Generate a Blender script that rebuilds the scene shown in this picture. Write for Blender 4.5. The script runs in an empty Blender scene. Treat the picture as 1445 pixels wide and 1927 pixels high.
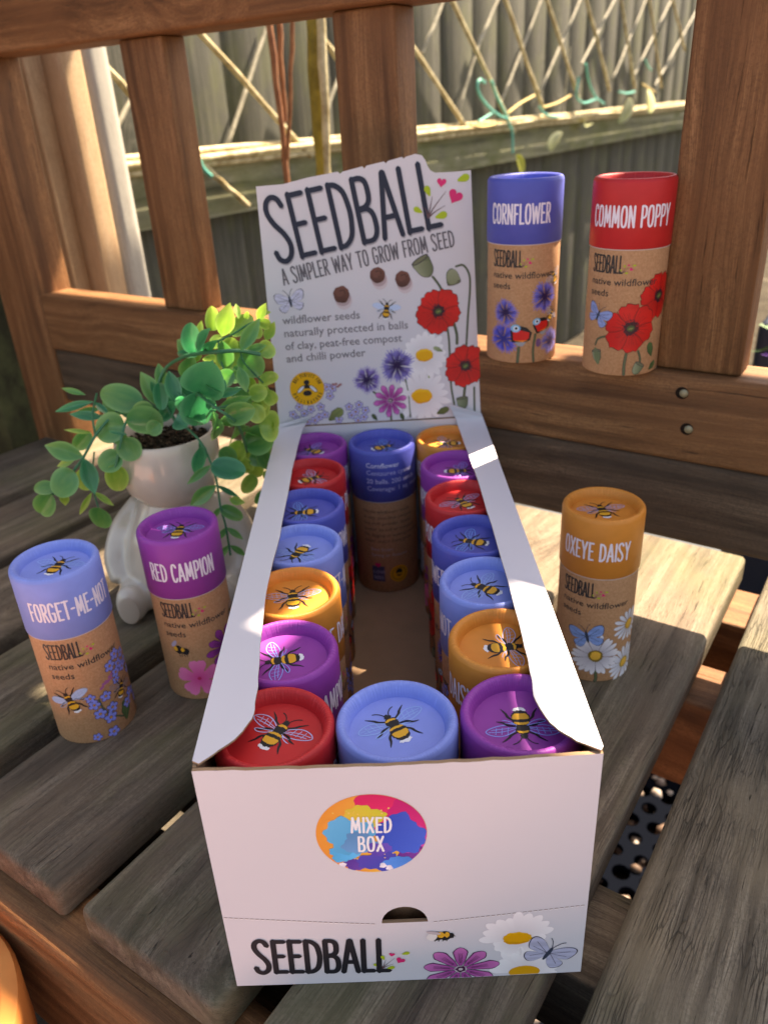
import bpy, bmesh, math, random
from mathutils import Vector, Matrix, Euler
from mathutils.geometry import tessellate_polygon
PI=math.pi; sin=math.sin; cos=math.cos
random.seed(7)
MM=0.001
sc=bpy.context.scene
# ------------------------------------------------------------------ camera
TH=0.6105861629
cam_d=bpy.data.cameras.new('camera'); cam=bpy.data.objects.new('camera',cam_d); sc.collection.objects.link(cam); sc.camera=cam
cR=Vector((0.99844255,-0.02561732,-0.04956040)); cU=Vector((0.05578960,0.45790173,0.88725054)); cF=Vector((0.00003519,0.88863365,-0.45861775))
cam.matrix_world=Matrix(((cR.x,cU.x,-cF.x,-0.675*MM),(cR.y,cU.y,-cF.y,-174.356*MM),(cR.z,cU.z,-cF.z,274.286*MM),(0,0,0,1)))
cam_d.sensor_fit='VERTICAL'; cam_d.sensor_height=36.0; cam_d.sensor_width=27.0; cam_d.lens=36.0*1478.05/1927
cam_d.clip_start=0.01; cam_d.clip_end=200
cam_d.dof.use_dof=True; cam_d.dof.focus_distance=0.285; cam_d.dof.aperture_fstop=15.0
# ------------------------------------------------------------------ light
SUN=Vector((0.529,0.381,1.0)).normalized()
w=bpy.data.worlds.new('World'); sc.world=w; w.use_nodes=True
nt=w.node_tree; bg=nt.nodes['Background']; sky=nt.nodes.new('ShaderNodeTexSky')
sky.sky_type='NISHITA'; sky.sun_disc=False; sky.sun_elevation=math.asin(SUN.z); sky.sun_rotation=math.atan2(SUN.x,SUN.y)
sky.dust_density=2.0
nt.links.new(sky.outputs[0],bg.inputs[0]); bg.inputs[1].default_value=0.08
sl=bpy.data.lights.new('sun','SUN'); sl.energy=5.0; sl.angle=math.radians(0.5); sl.color=(1,.95,.86)
so=bpy.data.objects.new('sun',sl); sc.collection.objects.link(so); so.rotation_euler=SUN.to_track_quat('Z','Y').to_euler()
vs=sc.view_settings; vs.view_transform='Standard'; vs.look='None'; vs.gamma=1; vs.use_curve_mapping=False; vs.exposure=2.15
vs.use_white_balance=True; vs.white_balance_temperature=8300; vs.white_balance_tint=14
# ------------------------------------------------------------------ helpers
COL=sc.collection
def lin(r,g,b):
    f=lambda c:(c/255/12.92) if c/255<=.04045 else ((c/255+.055)/1.055)**2.4
    return (f(r),f(g),f(b))
def tag(o,label=None,cat=None,group=None,kind=None):
    if label:o['label']=label
    if cat:o['category']=cat
    if group:o['group']=group
    if kind:o['kind']=kind
    return o
def empty(name,loc=(0,0,0),rz=0,label=None,cat=None,group=None):
    o=bpy.data.objects.new(name,None); COL.objects.link(o); o.empty_display_size=.02
    o.location=Vector(loc)*MM; o.rotation_euler=(0,0,rz)
    return tag(o,label,cat,group)
def link(name,me,parent=None,loc=None,rot=None):
    o=bpy.data.objects.new(name,me); COL.objects.link(o)
    if parent:o.parent=parent
    if loc is not None:o.location=Vector(loc)*MM
    if rot is not None:o.rotation_euler=rot
    return o
def mk(name,verts,faces,mats,smooth=False,fm=None,s=MM):
    me=bpy.data.meshes.new(name); me.from_pydata([(v[0]*s,v[1]*s,v[2]*s) for v in verts],[],faces)
    for m in (mats if isinstance(mats,(list,tuple)) else [mats]): me.materials.append(m)
    if fm: me.polygons.foreach_set('material_index',fm)
    if smooth: me.polygons.foreach_set('use_smooth',[True]*len(me.polygons))
    me.update(); return me
def auto(me,ang=40):
    me.polygons.foreach_set('use_smooth',[True]*len(me.polygons)); me.set_sharp_from_angle(angle=math.radians(ang))
def boxmesh(name,L,W,H,mat,bev=2,seg=3,rough=0):
    bm=bmesh.new(); bmesh.ops.create_cube(bm,size=1)
    for v in bm.verts: v.co=Vector((v.co.x*L,v.co.y*W,v.co.z*H))*MM
    if bev: bmesh.ops.bevel(bm,geom=bm.edges[:],offset=bev*MM,segments=seg,profile=.5,affect='EDGES')
    me=bpy.data.meshes.new(name); bm.to_mesh(me); bm.free(); me.materials.append(mat); auto(me,50); return me
def lathe(name,prof,mats,n=64,idx=None,smooth=True,ang=50):
    v=[];f=[];fm=[];k=len(prof)
    for i in range(n):
        a=2*PI*i/n
        for r,z in prof: v.append((r*cos(a),r*sin(a),z))
    for i in range(n):
        j=(i+1)%n
        for q in range(k-1):
            if prof[q][0]<1e-6 and prof[q+1][0]<1e-6: continue
            f.append((i*k+q,j*k+q,j*k+q+1,i*k+q+1)); fm.append(idx[q] if idx else 0)
    me=mk(name,v,f,mats,fm=fm)
    bm=bmesh.new(); bm.from_mesh(me); bmesh.ops.remove_doubles(bm,verts=bm.verts,dist=1e-7); bmesh.ops.recalc_face_normals(bm,faces=bm.faces); bm.to_mesh(me); bm.free()
    auto(me,ang); return me
def crom(pts,n=8,closed=False):
    P=[Vector(p) for p in pts]; out=[]; N=len(P)
    rng=range(N if closed else N-1)
    for i in rng:
        p0=P[i-1] if (i>0 or closed) else P[0]*2-P[1]; p1=P[i]; p2=P[(i+1)%N]
        p3=P[(i+2)%N] if (closed or i+2<N) else P[-1]*2-P[-2]
        for k in range(n):
            t=k/n; out.append(.5*((2*p1)+(p2-p0)*t+(2*p0-5*p1+4*p2-p3)*t*t+(3*p1-p0-3*p2+p3)*t**3))
    if not closed: out.append(P[-1])
    return out
def tubemesh(name,pts,r,mat,n=8,rf=None):
    P=[Vector(p) for p in pts]; v=[];f=[]; up=Vector((0,0,1)); prev=None
    for i,p in enumerate(P):
        d=(P[min(i+1,len(P)-1)]-P[max(i-1,0)]).normalized()
        if prev is None:
            a=d.cross(up); a=a if a.length>1e-3 else d.cross(Vector((1,0,0))); a.normalize()
        else:
            a=(prev-d*prev.dot(d)).normalized()
        prev=a; b=d.cross(a); rr=rf(i/(len(P)-1)) if rf else r
        for k in range(n):
            t=2*PI*k/n; v.append(p+(a*cos(t)+b*sin(t))*rr)
    for i in range(len(P)-1):
        for k in range(n): f.append((i*n+k,i*n+(k+1)%n,(i+1)*n+(k+1)%n,(i+1)*n+k))
    f.append(tuple(range(n-1,-1,-1))); f.append(tuple((len(P)-1)*n+k for k in range(n)))
    me=mk(name,v,f,mat); auto(me,60); return me
# ---- node helper
class N:
    def __init__(s,name,rough=.6,spec=.4):
        s.m=bpy.data.materials.new(name); s.m.use_nodes=True; s.t=s.m.node_tree; s.b=s.t.nodes['Principled BSDF']
        s.b.inputs['Roughness'].default_value=rough; s.b.inputs['Specular IOR Level'].default_value=spec
    def n(s,typ,**kw):
        x=s.t.nodes.new('ShaderNode'+typ)
        for k,v in kw.items():
            if k[0]=='i': 
                key=k[1:]; key=int(key) if key.isdigit() else key
                x.inputs[key].default_value=v
            else: setattr(x,k,v)
        return x
    def l(s,a,b): s.t.links.new(a,b)
    def math(s,op,a,b=None,c=None):
        x=s.n('Math',operation=op)
        for i,q in enumerate((a,b,c)):
            if q is None: continue
            if isinstance(q,(int,float)): x.inputs[i].default_value=q
            else: s.l(q,x.inputs[i])
        return x.outputs[0]
    def vmath(s,op,a,b):
        x=s.n('VectorMath',operation=op)
        for i,q in enumerate((a,b)):
            if isinstance(q,(tuple,list)): x.inputs[i].default_value=q
            else: s.l(q,x.inputs[i])
        return x.outputs[0]
    def noise(s,vec,scale=1,detail=3,rough=.55,dist=0):
        x=s.n('TexNoise'); x.inputs['Scale'].default_value=scale; x.inputs['Detail'].default_value=detail
        x.inputs['Roughness'].default_value=rough; x.inputs['Distortion'].default_value=dist; s.l(vec,x.inputs['Vector']); return x.outputs['Fac']
    def ramp(s,fac,stops,mode='LINEAR'):
        x=s.n('ValToRGB'); r=x.color_ramp; r.interpolation=mode
        while len(r.elements)<len(stops): r.elements.new(.5)
        for e,(p,c) in zip(r.elements,stops): e.position=p; e.color=(*c,1) if len(c)==3 else c
        s.l(fac,x.inputs[0]); return x.outputs[0]
    def mix(s,f,a,b,mode='MIX'):
        x=s.n('Mix',data_type='RGBA',blend_type=mode)
        for i,q in ((0,f),(6,a),(7,b)):
            if isinstance(q,(int,float)): x.inputs[i].default_value=q
            elif isinstance(q,tuple): x.inputs[i].default_value=(*q,1)
            else: s.l(q,x.inputs[i])
        return x.outputs[2]
    def bump(s,h,st=.3,d=.001,prev=None):
        x=s.n('Bump'); x.inputs['Strength'].default_value=st; x.inputs['Distance'].default_value=d; s.l(h,x.inputs['Height'])
        if prev: s.l(prev,x.inputs['Normal'])
        return x.outputs[0]
    def col(s,c):
        if isinstance(c,tuple): s.b.inputs['Base Color'].default_value=(*c,1)
        else: s.l(c,s.b.inputs['Base Color'])
        return s
    def nor(s,n): s.l(n,s.b.inputs['Normal']); return s
def g3(v): return (v,v,v)
def wood(name,dark,mid,light,stain=None,grain=1.0,crack=.5,knots=.5,bump=.5,rough=.75,moss=0,fine=1.0,ckf=1.0,chk=0):
    """long axis is X in object space"""
    m=N(name,rough,.25)
    tc=m.n('TexCoord').outputs['Object']; rnd=m.n('ObjectInfo').outputs['Random']
    off=m.n('CombineXYZ'); 
    for i,k in enumerate((31.7,17.3,23.9)): m.l(m.math('MULTIPLY',rnd,k),off.inputs[i])
    p=m.vmath('ADD',tc,off.outputs[0])
    # knots: sparse cells in the x-y sheet, warping the grain
    kp=m.vmath('MULTIPLY',p,(6.5,11,2))
    vo=m.n('TexVoronoi',feature='F1',iScale=1.0); m.l(kp,vo.inputs['Vector']); d=vo.outputs['Distance']
    sel=m.math('GREATER_THAN',m.n('SeparateColor').outputs[0],1-knots)
    sepc=[x for x in m.t.nodes if x.bl_idname=='ShaderNodeSeparateColor'][-1]; m.l(vo.outputs['Color'],sepc.inputs[0])
    g=m.math('MULTIPLY',m.math('POWER',2.718,m.math('MULTIPLY',m.math('MULTIPLY',d,d),-16.0)),sel)
    low=m.noise(m.vmath('MULTIPLY',p,(5,14,14)),1,2)
    warp=m.math('ADD',m.math('MULTIPLY',m.math('SUBTRACT',low,.5),.016),m.math('MULTIPLY',g,.032))
    cx=m.n('CombineXYZ'); m.l(warp,cx.inputs[1]); m.l(warp,cx.inputs[2])
    q=m.vmath('ADD',p,cx.outputs[0])
    broad=m.noise(m.vmath('MULTIPLY',q,(3*grain,150*grain,150*grain)),1,3)
    fin=m.noise(m.vmath('MULTIPLY',q,(45*fine,1500*fine,1500*fine)),1,4,.75); pep=m.noise(p,650,3,.7)
    patch=m.noise(m.vmath('MULTIPLY',p,(14,30,30)),1,4,.6)
    c=m.ramp(broad,[(.3,dark),(.5,mid),(.72,light)])
    c=m.mix(m.ramp(fin,[(.38,g3(.0)),(.6,g3(1))]),m.mix(.62,c,dark),c); c=m.mix(m.ramp(pep,[(.40,g3(.35)),(.52,g3(0))]),c,dark)
    c=m.mix(m.math('MULTIPLY',m.ramp(patch,[(.38,g3(0)),(.68,g3(1))]),.6),c,stain or mid)
    if moss: c=m.mix(m.math('MULTIPLY',m.ramp(m.noise(m.vmath('MULTIPLY',p,(9,16,16)),1,5,.65),[(.48,g3(0)),(.66,g3(1))]),moss),c,(.12,.13,.05))
    kn=m.ramp(m.math('MULTIPLY',d,1.0),[(.06,g3(1)),(.16,g3(0))]); c=m.mix(m.math('MULTIPLY',m.math('MULTIPLY',kn,sel),.55),c,tuple(x*.35 for x in dark))
    ck=m.noise(m.vmath('MULTIPLY',q,(11*ckf,420*ckf,420*ckf)),1,5,.62); ckm=m.ramp(ck,[(.30,g3(1)),(.36,g3(0))])
    c=m.mix(m.math('MULTIPLY',ckm,crack),c,tuple(x*.25 for x in dark))
    ckl=None
    if chk:
        v2=m.n('TexVoronoi',feature='DISTANCE_TO_EDGE',iScale=1.0); wv=m.n('VectorMath',operation='ADD'); nz_=m.n('TexNoise',iScale=60.0); m.l(p,nz_.inputs['Vector']); m.l(m.vmath('MULTIPLY',q,(34,760,760)),wv.inputs[0]); m.l(m.vmath('MULTIPLY',nz_.outputs['Color'],(1.2,1.2,1.2)),wv.inputs[1]); m.l(wv.outputs[0],v2.inputs['Vector'])
        ckl=m.math('MULTIPLY',m.ramp(v2.outputs['Distance'],[(.0,g3(1)),(.085,g3(0))]),m.ramp(m.noise(p,22,3),[(.42,g3(0)),(.6,g3(1))]))
        c=m.mix(m.math('MULTIPLY',ckl,chk),c,tuple(x*.3 for x in dark))
    m.col(c)
    h=m.math('ADD',m.math('MULTIPLY',broad,.7),m.math('MULTIPLY',fin,.7)); h=m.math('SUBTRACT',h,m.math('MULTIPLY',ckm,crack*1.2))
    if ckl: h=m.math('SUBTRACT',h,m.math('MULTIPLY',ckl,chk))
    m.nor(m.bump(h,bump,.0012)); return m.m
M={}
M['seat']=wood('weathered_seat_wood',(.058,.043,.031),(.165,.128,.092),(.33,.265,.195),(.195,.14,.092),crack=.8,chk=.3,ckf=1.9,knots=.6,bump=.75,moss=.35)
M['seatB']=wood('split_weathered_wood',(.07,.058,.042),(.19,.16,.12),(.34,.295,.22),(.23,.185,.12),grain=1.2,crack=1.0,knots=.2,bump=1.0,moss=.2,ckf=2.6,chk=.6)
M['cedar']=wood('stained_bench_wood',(.085,.034,.013),(.25,.112,.044),(.42,.205,.088),(.20,.085,.033),grain=.9,crack=.6,knots=.6,bump=.55,rough=.6)
M['cedarD']=wood('dark_greyed_bench_wood',(.045,.028,.017),(.12,.072,.043),(.21,.135,.083),(.12,.082,.055),grain=.9,crack=.4,knots=.3,bump=.4,rough=.7)
M['endgrain']=wood('sawn_slat_wood',(.16,.085,.04),(.30,.18,.095),(.42,.27,.15),grain=.5,crack=.2,knots=.1,bump=.5)
M['fence']=wood('grey_fence_wood',(.042,.042,.034),(.092,.09,.074),(.17,.16,.13),(.075,.075,.06),grain=.9,crack=.5,knots=.4,bump=.4,rough=.85,moss=.35)
M['mossy']=wood('mossy_rail_wood',(.07,.07,.04),(.24,.23,.15),(.5,.47,.34),(.22,.22,.11),grain=.35,crack=.8,knots=.3,bump=.8,rough=.9,moss=.8)
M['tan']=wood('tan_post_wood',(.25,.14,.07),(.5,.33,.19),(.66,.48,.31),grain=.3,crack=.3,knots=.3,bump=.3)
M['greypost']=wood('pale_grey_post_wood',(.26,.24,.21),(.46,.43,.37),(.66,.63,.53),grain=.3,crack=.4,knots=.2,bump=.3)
def paper(name,c,rough=.46,spec=.35,bump=.06,sc_=700,var=.06,rim=False):
    m=N(name,rough,spec); tc=m.n('TexCoord').outputs['Object']
    n1=m.noise(tc,60,3); n2=m.noise(tc,sc_*3,2)
    m.col(m.mix(m.ramp(n1,[(.35,g3(0)),(.65,g3(1))]),tuple(x*(1-var) for x in c),tuple(min(1,x*(1+var)) for x in c)))
    bn=m.bump(n2,bump,.0004)
    if rim:
        sx=m.n('SeparateXYZ'); m.l(tc,sx.inputs[0]); an=m.math('ARCTAN2',sx.outputs[1],sx.outputs[0]); rr_=m.math('SQRT',m.math('ADD',m.math('MULTIPLY',sx.outputs[0],sx.outputs[0]),m.math('MULTIPLY',sx.outputs[1],sx.outputs[1])))
        cv=m.n('CombineXYZ'); m.l(m.math('MULTIPLY',an,26),cv.inputs[0]); m.l(m.math('MULTIPLY',rr_,260),cv.inputs[1]); m.l(m.n('ObjectInfo').outputs['Random'],cv.inputs[2]); cr=m.noise(cv.outputs[0],1,3,.6)
        mk_=m.math('MULTIPLY',m.ramp(m.math('MULTIPLY',rr_,50),[(.77,g3(0)),(.80,g3(1)),(.955,g3(1)),(.985,g3(0))]),m.ramp(sx.outputs[2],[(.0,g3(0)),(.09,g3(0)),(.0915,g3(1))]))
        bn=m.bump(m.math('MULTIPLY',cr,mk_),.5,.0006,bn)
        m.l(m.mix(m.math('MULTIPLY',m.math('MULTIPLY',m.ramp(cr,[(.56,g3(0)),(.68,g3(1))]),mk_),.3),[x for x in m.t.links if x.to_socket==m.b.inputs['Base Color']][0].from_socket,tuple(min(1,x*1.5+.04) for x in c)),m.b.inputs['Base Color'])
    m.nor(bn); return m.m
LID={'light_blue':paper('light_blue_paper',lin(128,146,218),rim=True),'blue':paper('deep_blue_paper',lin(80,88,176),rim=True),
 'purple':paper('purple_paper',lin(150,62,156),rim=True),'red':paper('red_paper',lin(196,42,44),rim=True),'orange':paper('orange_paper',lin(216,136,56),rim=True)}
def kraft():
    m=N('kraft_paper',.8,.2); tc=m.n('TexCoord').outputs['Object']
    n1=m.noise(tc,900,4,.7); n2=m.noise(m.vmath('MULTIPLY',tc,(1,1,3)),160,3)
    c=m.mix(m.ramp(n1,[(.3,g3(0)),(.7,g3(1))]),lin(176,128,92),lin(206,160,120)); c=m.mix(m.math('MULTIPLY',n2,.25),c,lin(170,122,88))
    m.col(c); m.nor(m.bump(n1,.12,.0003)); return m.m
M['kraft']=kraft()
M['cream']=paper('pale_seam_paper',(.6,.5,.45))
def card():
    m=N('white_coated_card',.32,.45); tc=m.n('TexCoord').outputs['Object']
    n1=m.noise(tc,22,2); n2=m.noise(tc,1500,2); n3=m.noise(m.vmath('MULTIPLY',tc,(1,1,9)),55,2)
    m.col(m.mix(m.math('MULTIPLY',n1,.5),(.66,.63,.665),(.625,.595,.63))); m.nor(m.bump(n2,.05,.0003,m.bump(n3,.05,.001))); return m.m
M['card']=card()
M['cardedge']=paper('corrugated_card_edge',(.34,.21,.12),.85,.2,.3)
M['cardin']=paper('card_inside',(.30,.185,.11),.8,.2,.15)
def ink(name='printed_ink',rough=.4):
    m=N(name,rough,.35); a=m.n('VertexColor',layer_name='ink'); m.l(a.outputs[0],m.b.inputs['Base Color']); return m.m
M['ink']=ink()
# ------------------------------------------------------------------ flat print engine (2-D shapes with real edges laid on a surface)
class Art:
    def __init__(s): s.P=[]; s.k=0; s.M=Matrix.Identity(3)
    def at(s,x,y,sx=1,sy=None,rot=0):
        sy=sx if sy is None else sy; c,d=cos(rot),sin(rot)
        s.M=Matrix(((c*sx,-d*sy,x),(d*sx,c*sy,y),(0,0,1))); return s
    def reset(s): s.M=Matrix.Identity(3); return s
    def poly(s,pts,col,lay=1,cols=None):
        q=[(s.M@Vector((p[0],p[1],1)))[:2] for p in pts]; s.k+=1
        s.P.append((q,cols or [col]*len(q),lay+(s.k%5)*.05))
    def ell(s,x,y,a,b=None,col=(0,0,0),lay=1,n=20,rot=0,col2=None,jit=0,dirc=None):
        b=a if b is None else b; P=[];C=[]
        for i in range(n):
            t=2*PI*i/n; j=1+jit*random.uniform(-1,1); u,v=a*cos(t)*j,b*sin(t)*j
            P.append((x+u*cos(rot)-v*sin(rot),y+u*sin(rot)+v*cos(rot)))
            if col2: f=.5+.5*sin(t); C.append(tuple(col[k]*(1-f)+col2[k]*f for k in range(3)))
        s.poly(P,col,lay,C or None)
    def stroke(s,pts,wd,col,lay=1,curve=False,taper=None,n=5,col2=None):
        P=[Vector(p[:2]) for p in pts]
        if curve and len(P)>2: P=[Vector(q[:2]) for q in crom([(p.x,p.y,0) for p in P],n)]
        L=[];R=[];N_=len(P)
        for i,p in enumerate(P):
            a=(P[i]-P[i-1]).normalized() if i else (P[1]-P[0]).normalized()
            b=(P[i+1]-P[i]).normalized() if i<N_-1 else a
            t=(a+b); t=t.normalized() if t.length>1e-6 else a
            nn=Vector((-t.y,t.x)); ca=max(.45,nn.dot(Vector((-a.y,a.x)))); f=i/(N_-1)
            ww=wd*.5*(taper(f) if taper else 1)/ca
            L.append(p+nn*ww); R.append(p-nn*ww)
        d0=(P[0]-P[1]).normalized()*wd*.4*(taper(0) if taper else 1); d1=(P[-1]-P[-2]).normalized()*wd*.4*(taper(1) if taper else 1)
        m0=(L[0]+R[0])/2; m1=(L[-1]+R[-1])/2
        out=L+[L[-1]*.62+R[-1]*.38+d1,L[-1]*.38+R[-1]*.62+d1]+R[::-1]+[R[0]*.62+L[0]*.38+d0,R[0]*.38+L[0]*.62+d0]
        cc=None
        if col2:
            cc=[]
            for i in range(len(out)):
                f=i/(N_-1) if i<N_ else (1 if i<N_+2 else (max(0,1-(i-N_-2)/(N_-1)) if i<2*N_+2 else 0)); cc.append(tuple(col[k]*(1-f)+col2[k]*f for k in range(3)))
        s.poly([tuple(v) for v in out],col,lay,cc)
    def petal(s,x,y,ang,r0,r1,w,col,lay=1,col2=None,notch=0,line=None,n=7,lw=.06,tipw=.62):
        """petal from radius r0 to r1 of half width w"""
        L=r1-r0; side=[(0,.22),(.25,.62),(tipw,1.0),(.85,.82),(.96,.42)]
        a=[(r0+t*L,-h*w) for t,h in side]; b=[(r0+t*L,h*w) for t,h in side[::-1]]
        tip=[(r1*(1-notch*.5),0)] if notch else [(r1,0)]
        P=a+tip+b; c,d=cos(ang),sin(ang); Q=[(x+u*c-v*d,y+u*d+v*c) for u,v in P]
        C=None
        if col2: C=[tuple(col[k]*(1-f)+col2[k]*f for k in range(3)) for f in [max(0,min(1,(u-r0)/L)) for u,v in P]]
        if line: 
            QQ=[(x+(u+(lw*.4 if i in(4,5,6) else 0))*c-v*(1+lw/w*1.0)*d,y+(u+(lw*.4 if i in(4,5,6) else 0))*d+v*(1+lw/w)*c) for i,(u,v) in enumerate(P)]
            s.poly(QQ,line,lay-.5)
        s.poly(Q,col,lay,C)
        return Q
    def build(s,name,mapf,dz=.03,cut=None,parent=None,mat=None,base=.05,clip=()):
        bm=bmesh.new(); cl=bm.loops.layers.float_color.new('ink')
        for q,cols,lay in s.P:
            v3=[Vector((a,b,0)) for a,b in q]
            try: tris=tessellate_polygon([v3])
            except Exception: continue
            vs_=[bm.verts.new((a,b,base+lay*dz)) for a,b in q]
            for t in tris:
                if len(set(t))<3: continue
                a,b,c=(q[i] for i in t); ar=(b[0]-a[0])*(c[1]-a[1])-(b[1]-a[1])*(c[0]-a[0])
                if abs(ar)<1e-7: continue
                t=t if ar>0 else t[::-1]
                try: f=bm.faces.new([vs_[i] for i in t])
                except ValueError: continue
                for lp,i in zip(f.loops,t): lp[cl]=(*cols[i],1)
        loose=[v for v in bm.verts if not v.link_faces]; bmesh.ops.delete(bm,geom=loose,context='VERTS')
        if cut:
            xs=[v.co.x for v in bm.verts]; x=math.floor(min(xs)/cut)*cut+cut
            while x<max(xs):
                bmesh.ops.bisect_plane(bm,geom=bm.verts[:]+bm.edges[:]+bm.faces[:],dist=1e-6,plane_co=(x,0,0),plane_no=(1,0,0)); x+=cut
        for co,no in clip: bmesh.ops.bisect_plane(bm,geom=bm.verts[:]+bm.edges[:]+bm.faces[:],dist=1e-6,plane_co=co,plane_no=no,clear_outer=True)
        for v in bm.verts: v.co=Vector(mapf(*v.co))*MM
        me=bpy.data.meshes.new(name); bm.to_mesh(me); bm.free(); me.materials.append(mat or M['ink']); return me
    # ---- writing
    def word(s,txt,x,y,h,wx,col,lay=3,st=.12,space=.1,rot=0,sh=0,spw=.32):
        """narrow hand-drawn capitals; x,y baseline start; h cap height; wx width factor"""
        M0=s.M.copy(); c,d=cos(rot),sin(rot); cx=0
        for ch in txt:
            if ch==' ': cx+=spw*h*wx; continue
            wd,strokes=GLY[ch]
            T=Matrix(((c*h*wx,-d*h+sh*h,x+c*cx),(d*h*wx,c*h,y+d*cx),(0,0,1))); s.M=M0@T
            for cv,pts in strokes:
                # keep stroke width even though x is scaled: build in scaled space
                P=[(a*wx,b) for a,b in pts]; s.M=M0@Matrix(((c*h,-d*h+sh*h,x+c*cx),(d*h,c*h,y+d*cx),(0,0,1)))
                s.stroke(P,st,col,lay,curve=cv,n=4)
            cx+=(wd+space)*h*wx
        s.M=M0; return cx
    def sans(s,txt,x,y,size,col,lay=3,sx=1.0,rot=0,bold=0):
        fc=bpy.data.curves.new('t','FONT'); fc.body=txt; fc.size=size; fc.resolution_u=2; fc.offset=bold
        o=bpy.data.objects.new('t',fc); COL.objects.link(o); dg=bpy.context.evaluated_depsgraph_get(); dg.update()
        me=bpy.data.meshes.new_from_object(o.evaluated_get(dg)); c,d=cos(rot),sin(rot)
        vv=[(x+v.co.x*sx*c-v.co.y*d,y+v.co.x*sx*d+v.co.y*c) for v in me.vertices]
        for p in me.polygons:
            q=[(s.M@Vector((*vv[i],1)))[:2] for i in p.vertices]; s.P.append((q,[col]*len(q),lay))
        wdt=max([v[0] for v in vv]+[x])-x
        bpy.data.objects.remove(o); bpy.data.curves.remove(fc); bpy.data.meshes.remove(me); return wdt
def SL(*p): return (False,list(p))
def SC(*p): return (True,list(p))
GLY={
'S':(.42,[SC((.38,.84),(.31,.96),(.19,1.0),(.07,.93),(.04,.78),(.13,.6),(.29,.42),(.37,.24),(.33,.08),(.2,0),(.07,.05),(.02,.17))]),
'E':(.36,[SL((.06,0),(.06,1)),SL((.06,.97),(.35,.97)),SL((.06,.52),(.30,.52)),SL((.06,.03),(.36,.03))]),
'D':(.44,[SL((.06,0),(.06,1)),SC((.06,.98),(.2,.96),(.34,.84),(.4,.6),(.4,.4),(.34,.16),(.2,.04),(.06,.02))]),
'B':(.42,[SL((.06,0),(.06,1)),SC((.06,.98),(.22,.98),(.33,.9),(.34,.66),(.24,.55),(.06,.53)),SC((.06,.51),(.26,.51),(.37,.4),(.38,.16),(.28,.03),(.06,.02))]),
'A':(.44,[SL((.02,0),(.21,1)),SL((.23,1),(.42,0)),SL((.09,.32),(.35,.32))]),
'L':(.34,[SL((.06,0),(.06,1)),SL((.06,.03),(.34,.03))]),
'I':(.1,[SL((.06,0),(.06,1))]),
'M':(.56,[SL((.04,0),(.1,1)),SL((.1,.98),(.28,.2)),SL((.28,.2),(.46,.98)),SL((.46,1),(.52,0))]),
'P':(.38,[SL((.06,0),(.06,1)),SC((.06,.98),(.22,.98),(.35,.88),(.35,.58),(.22,.45),(.06,.45))]),
'R':(.4,[SL((.06,0),(.06,1)),SC((.06,.98),(.22,.98),(.34,.9),(.34,.62),(.22,.5),(.06,.5)),SL((.18,.5),(.39,0))]),
'W':(.62,[SL((.02,1),(.15,0)),SL((.15,.02),(.31,.85)),SL((.31,.85),(.47,.02)),SL((.47,0),(.6,1))]),
'Y':(.42,[SL((.02,1),(.21,.45)),SL((.4,1),(.21,.45)),SL((.21,.47),(.21,0))]),
'T':(.42,[SL((.21,0),(.21,1)),SL((.0,.97),(.42,.97))]),
'O':(.44,[SC((.22,.99),(.1,.92),(.04,.62),(.04,.35),(.1,.08),(.22,.01)),SC((.21,.01),(.34,.08),(.4,.35),(.4,.62),(.34,.92),(.21,.99))]),
'G':(.44,[SC((.39,.82),(.33,.95),(.22,1),(.09,.92),(.04,.6),(.04,.35),(.1,.07),(.22,0),(.34,.06),(.39,.2)),SL((.39,.2),(.39,.46)),SL((.41,.46),(.24,.46))]),
'F':(.34,[SL((.06,0),(.06,1)),SL((.06,.97),(.34,.97)),SL((.06,.52),(.28,.52))]),
'C':(.4,[SC((.37,.82),(.31,.95),(.2,1),(.09,.92),(.04,.6),(.04,.35),(.1,.07),(.2,0),(.31,.05),(.37,.2))]),
'N':(.44,[SL((.05,0),(.05,1)),SL((.05,1),(.39,0)),SL((.39,0),(.39,1))]),
'X':(.42,[SL((.02,0),(.4,1)),SL((.02,1),(.4,0))]),
'-':(.28,[SL((.03,.5),(.25,.5))]),
'U':(.42,[SC((.05,1),(.05,.4),(.08,.1),(.2,0),(.33,.1),(.37,.4),(.37,1))]),
'H':(.42,[SL((.05,0),(.05,1)),SL((.38,0),(.38,1)),SL((.05,.5),(.38,.5))]),
}
BLK=(.012,.012,.015); NAVY=(.012,.02,.045); YEL=(.75,.38,.03); AMB=(.62,.30,.06); WH=(.78,.78,.82); OUT=(.03,.02,.035)
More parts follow.
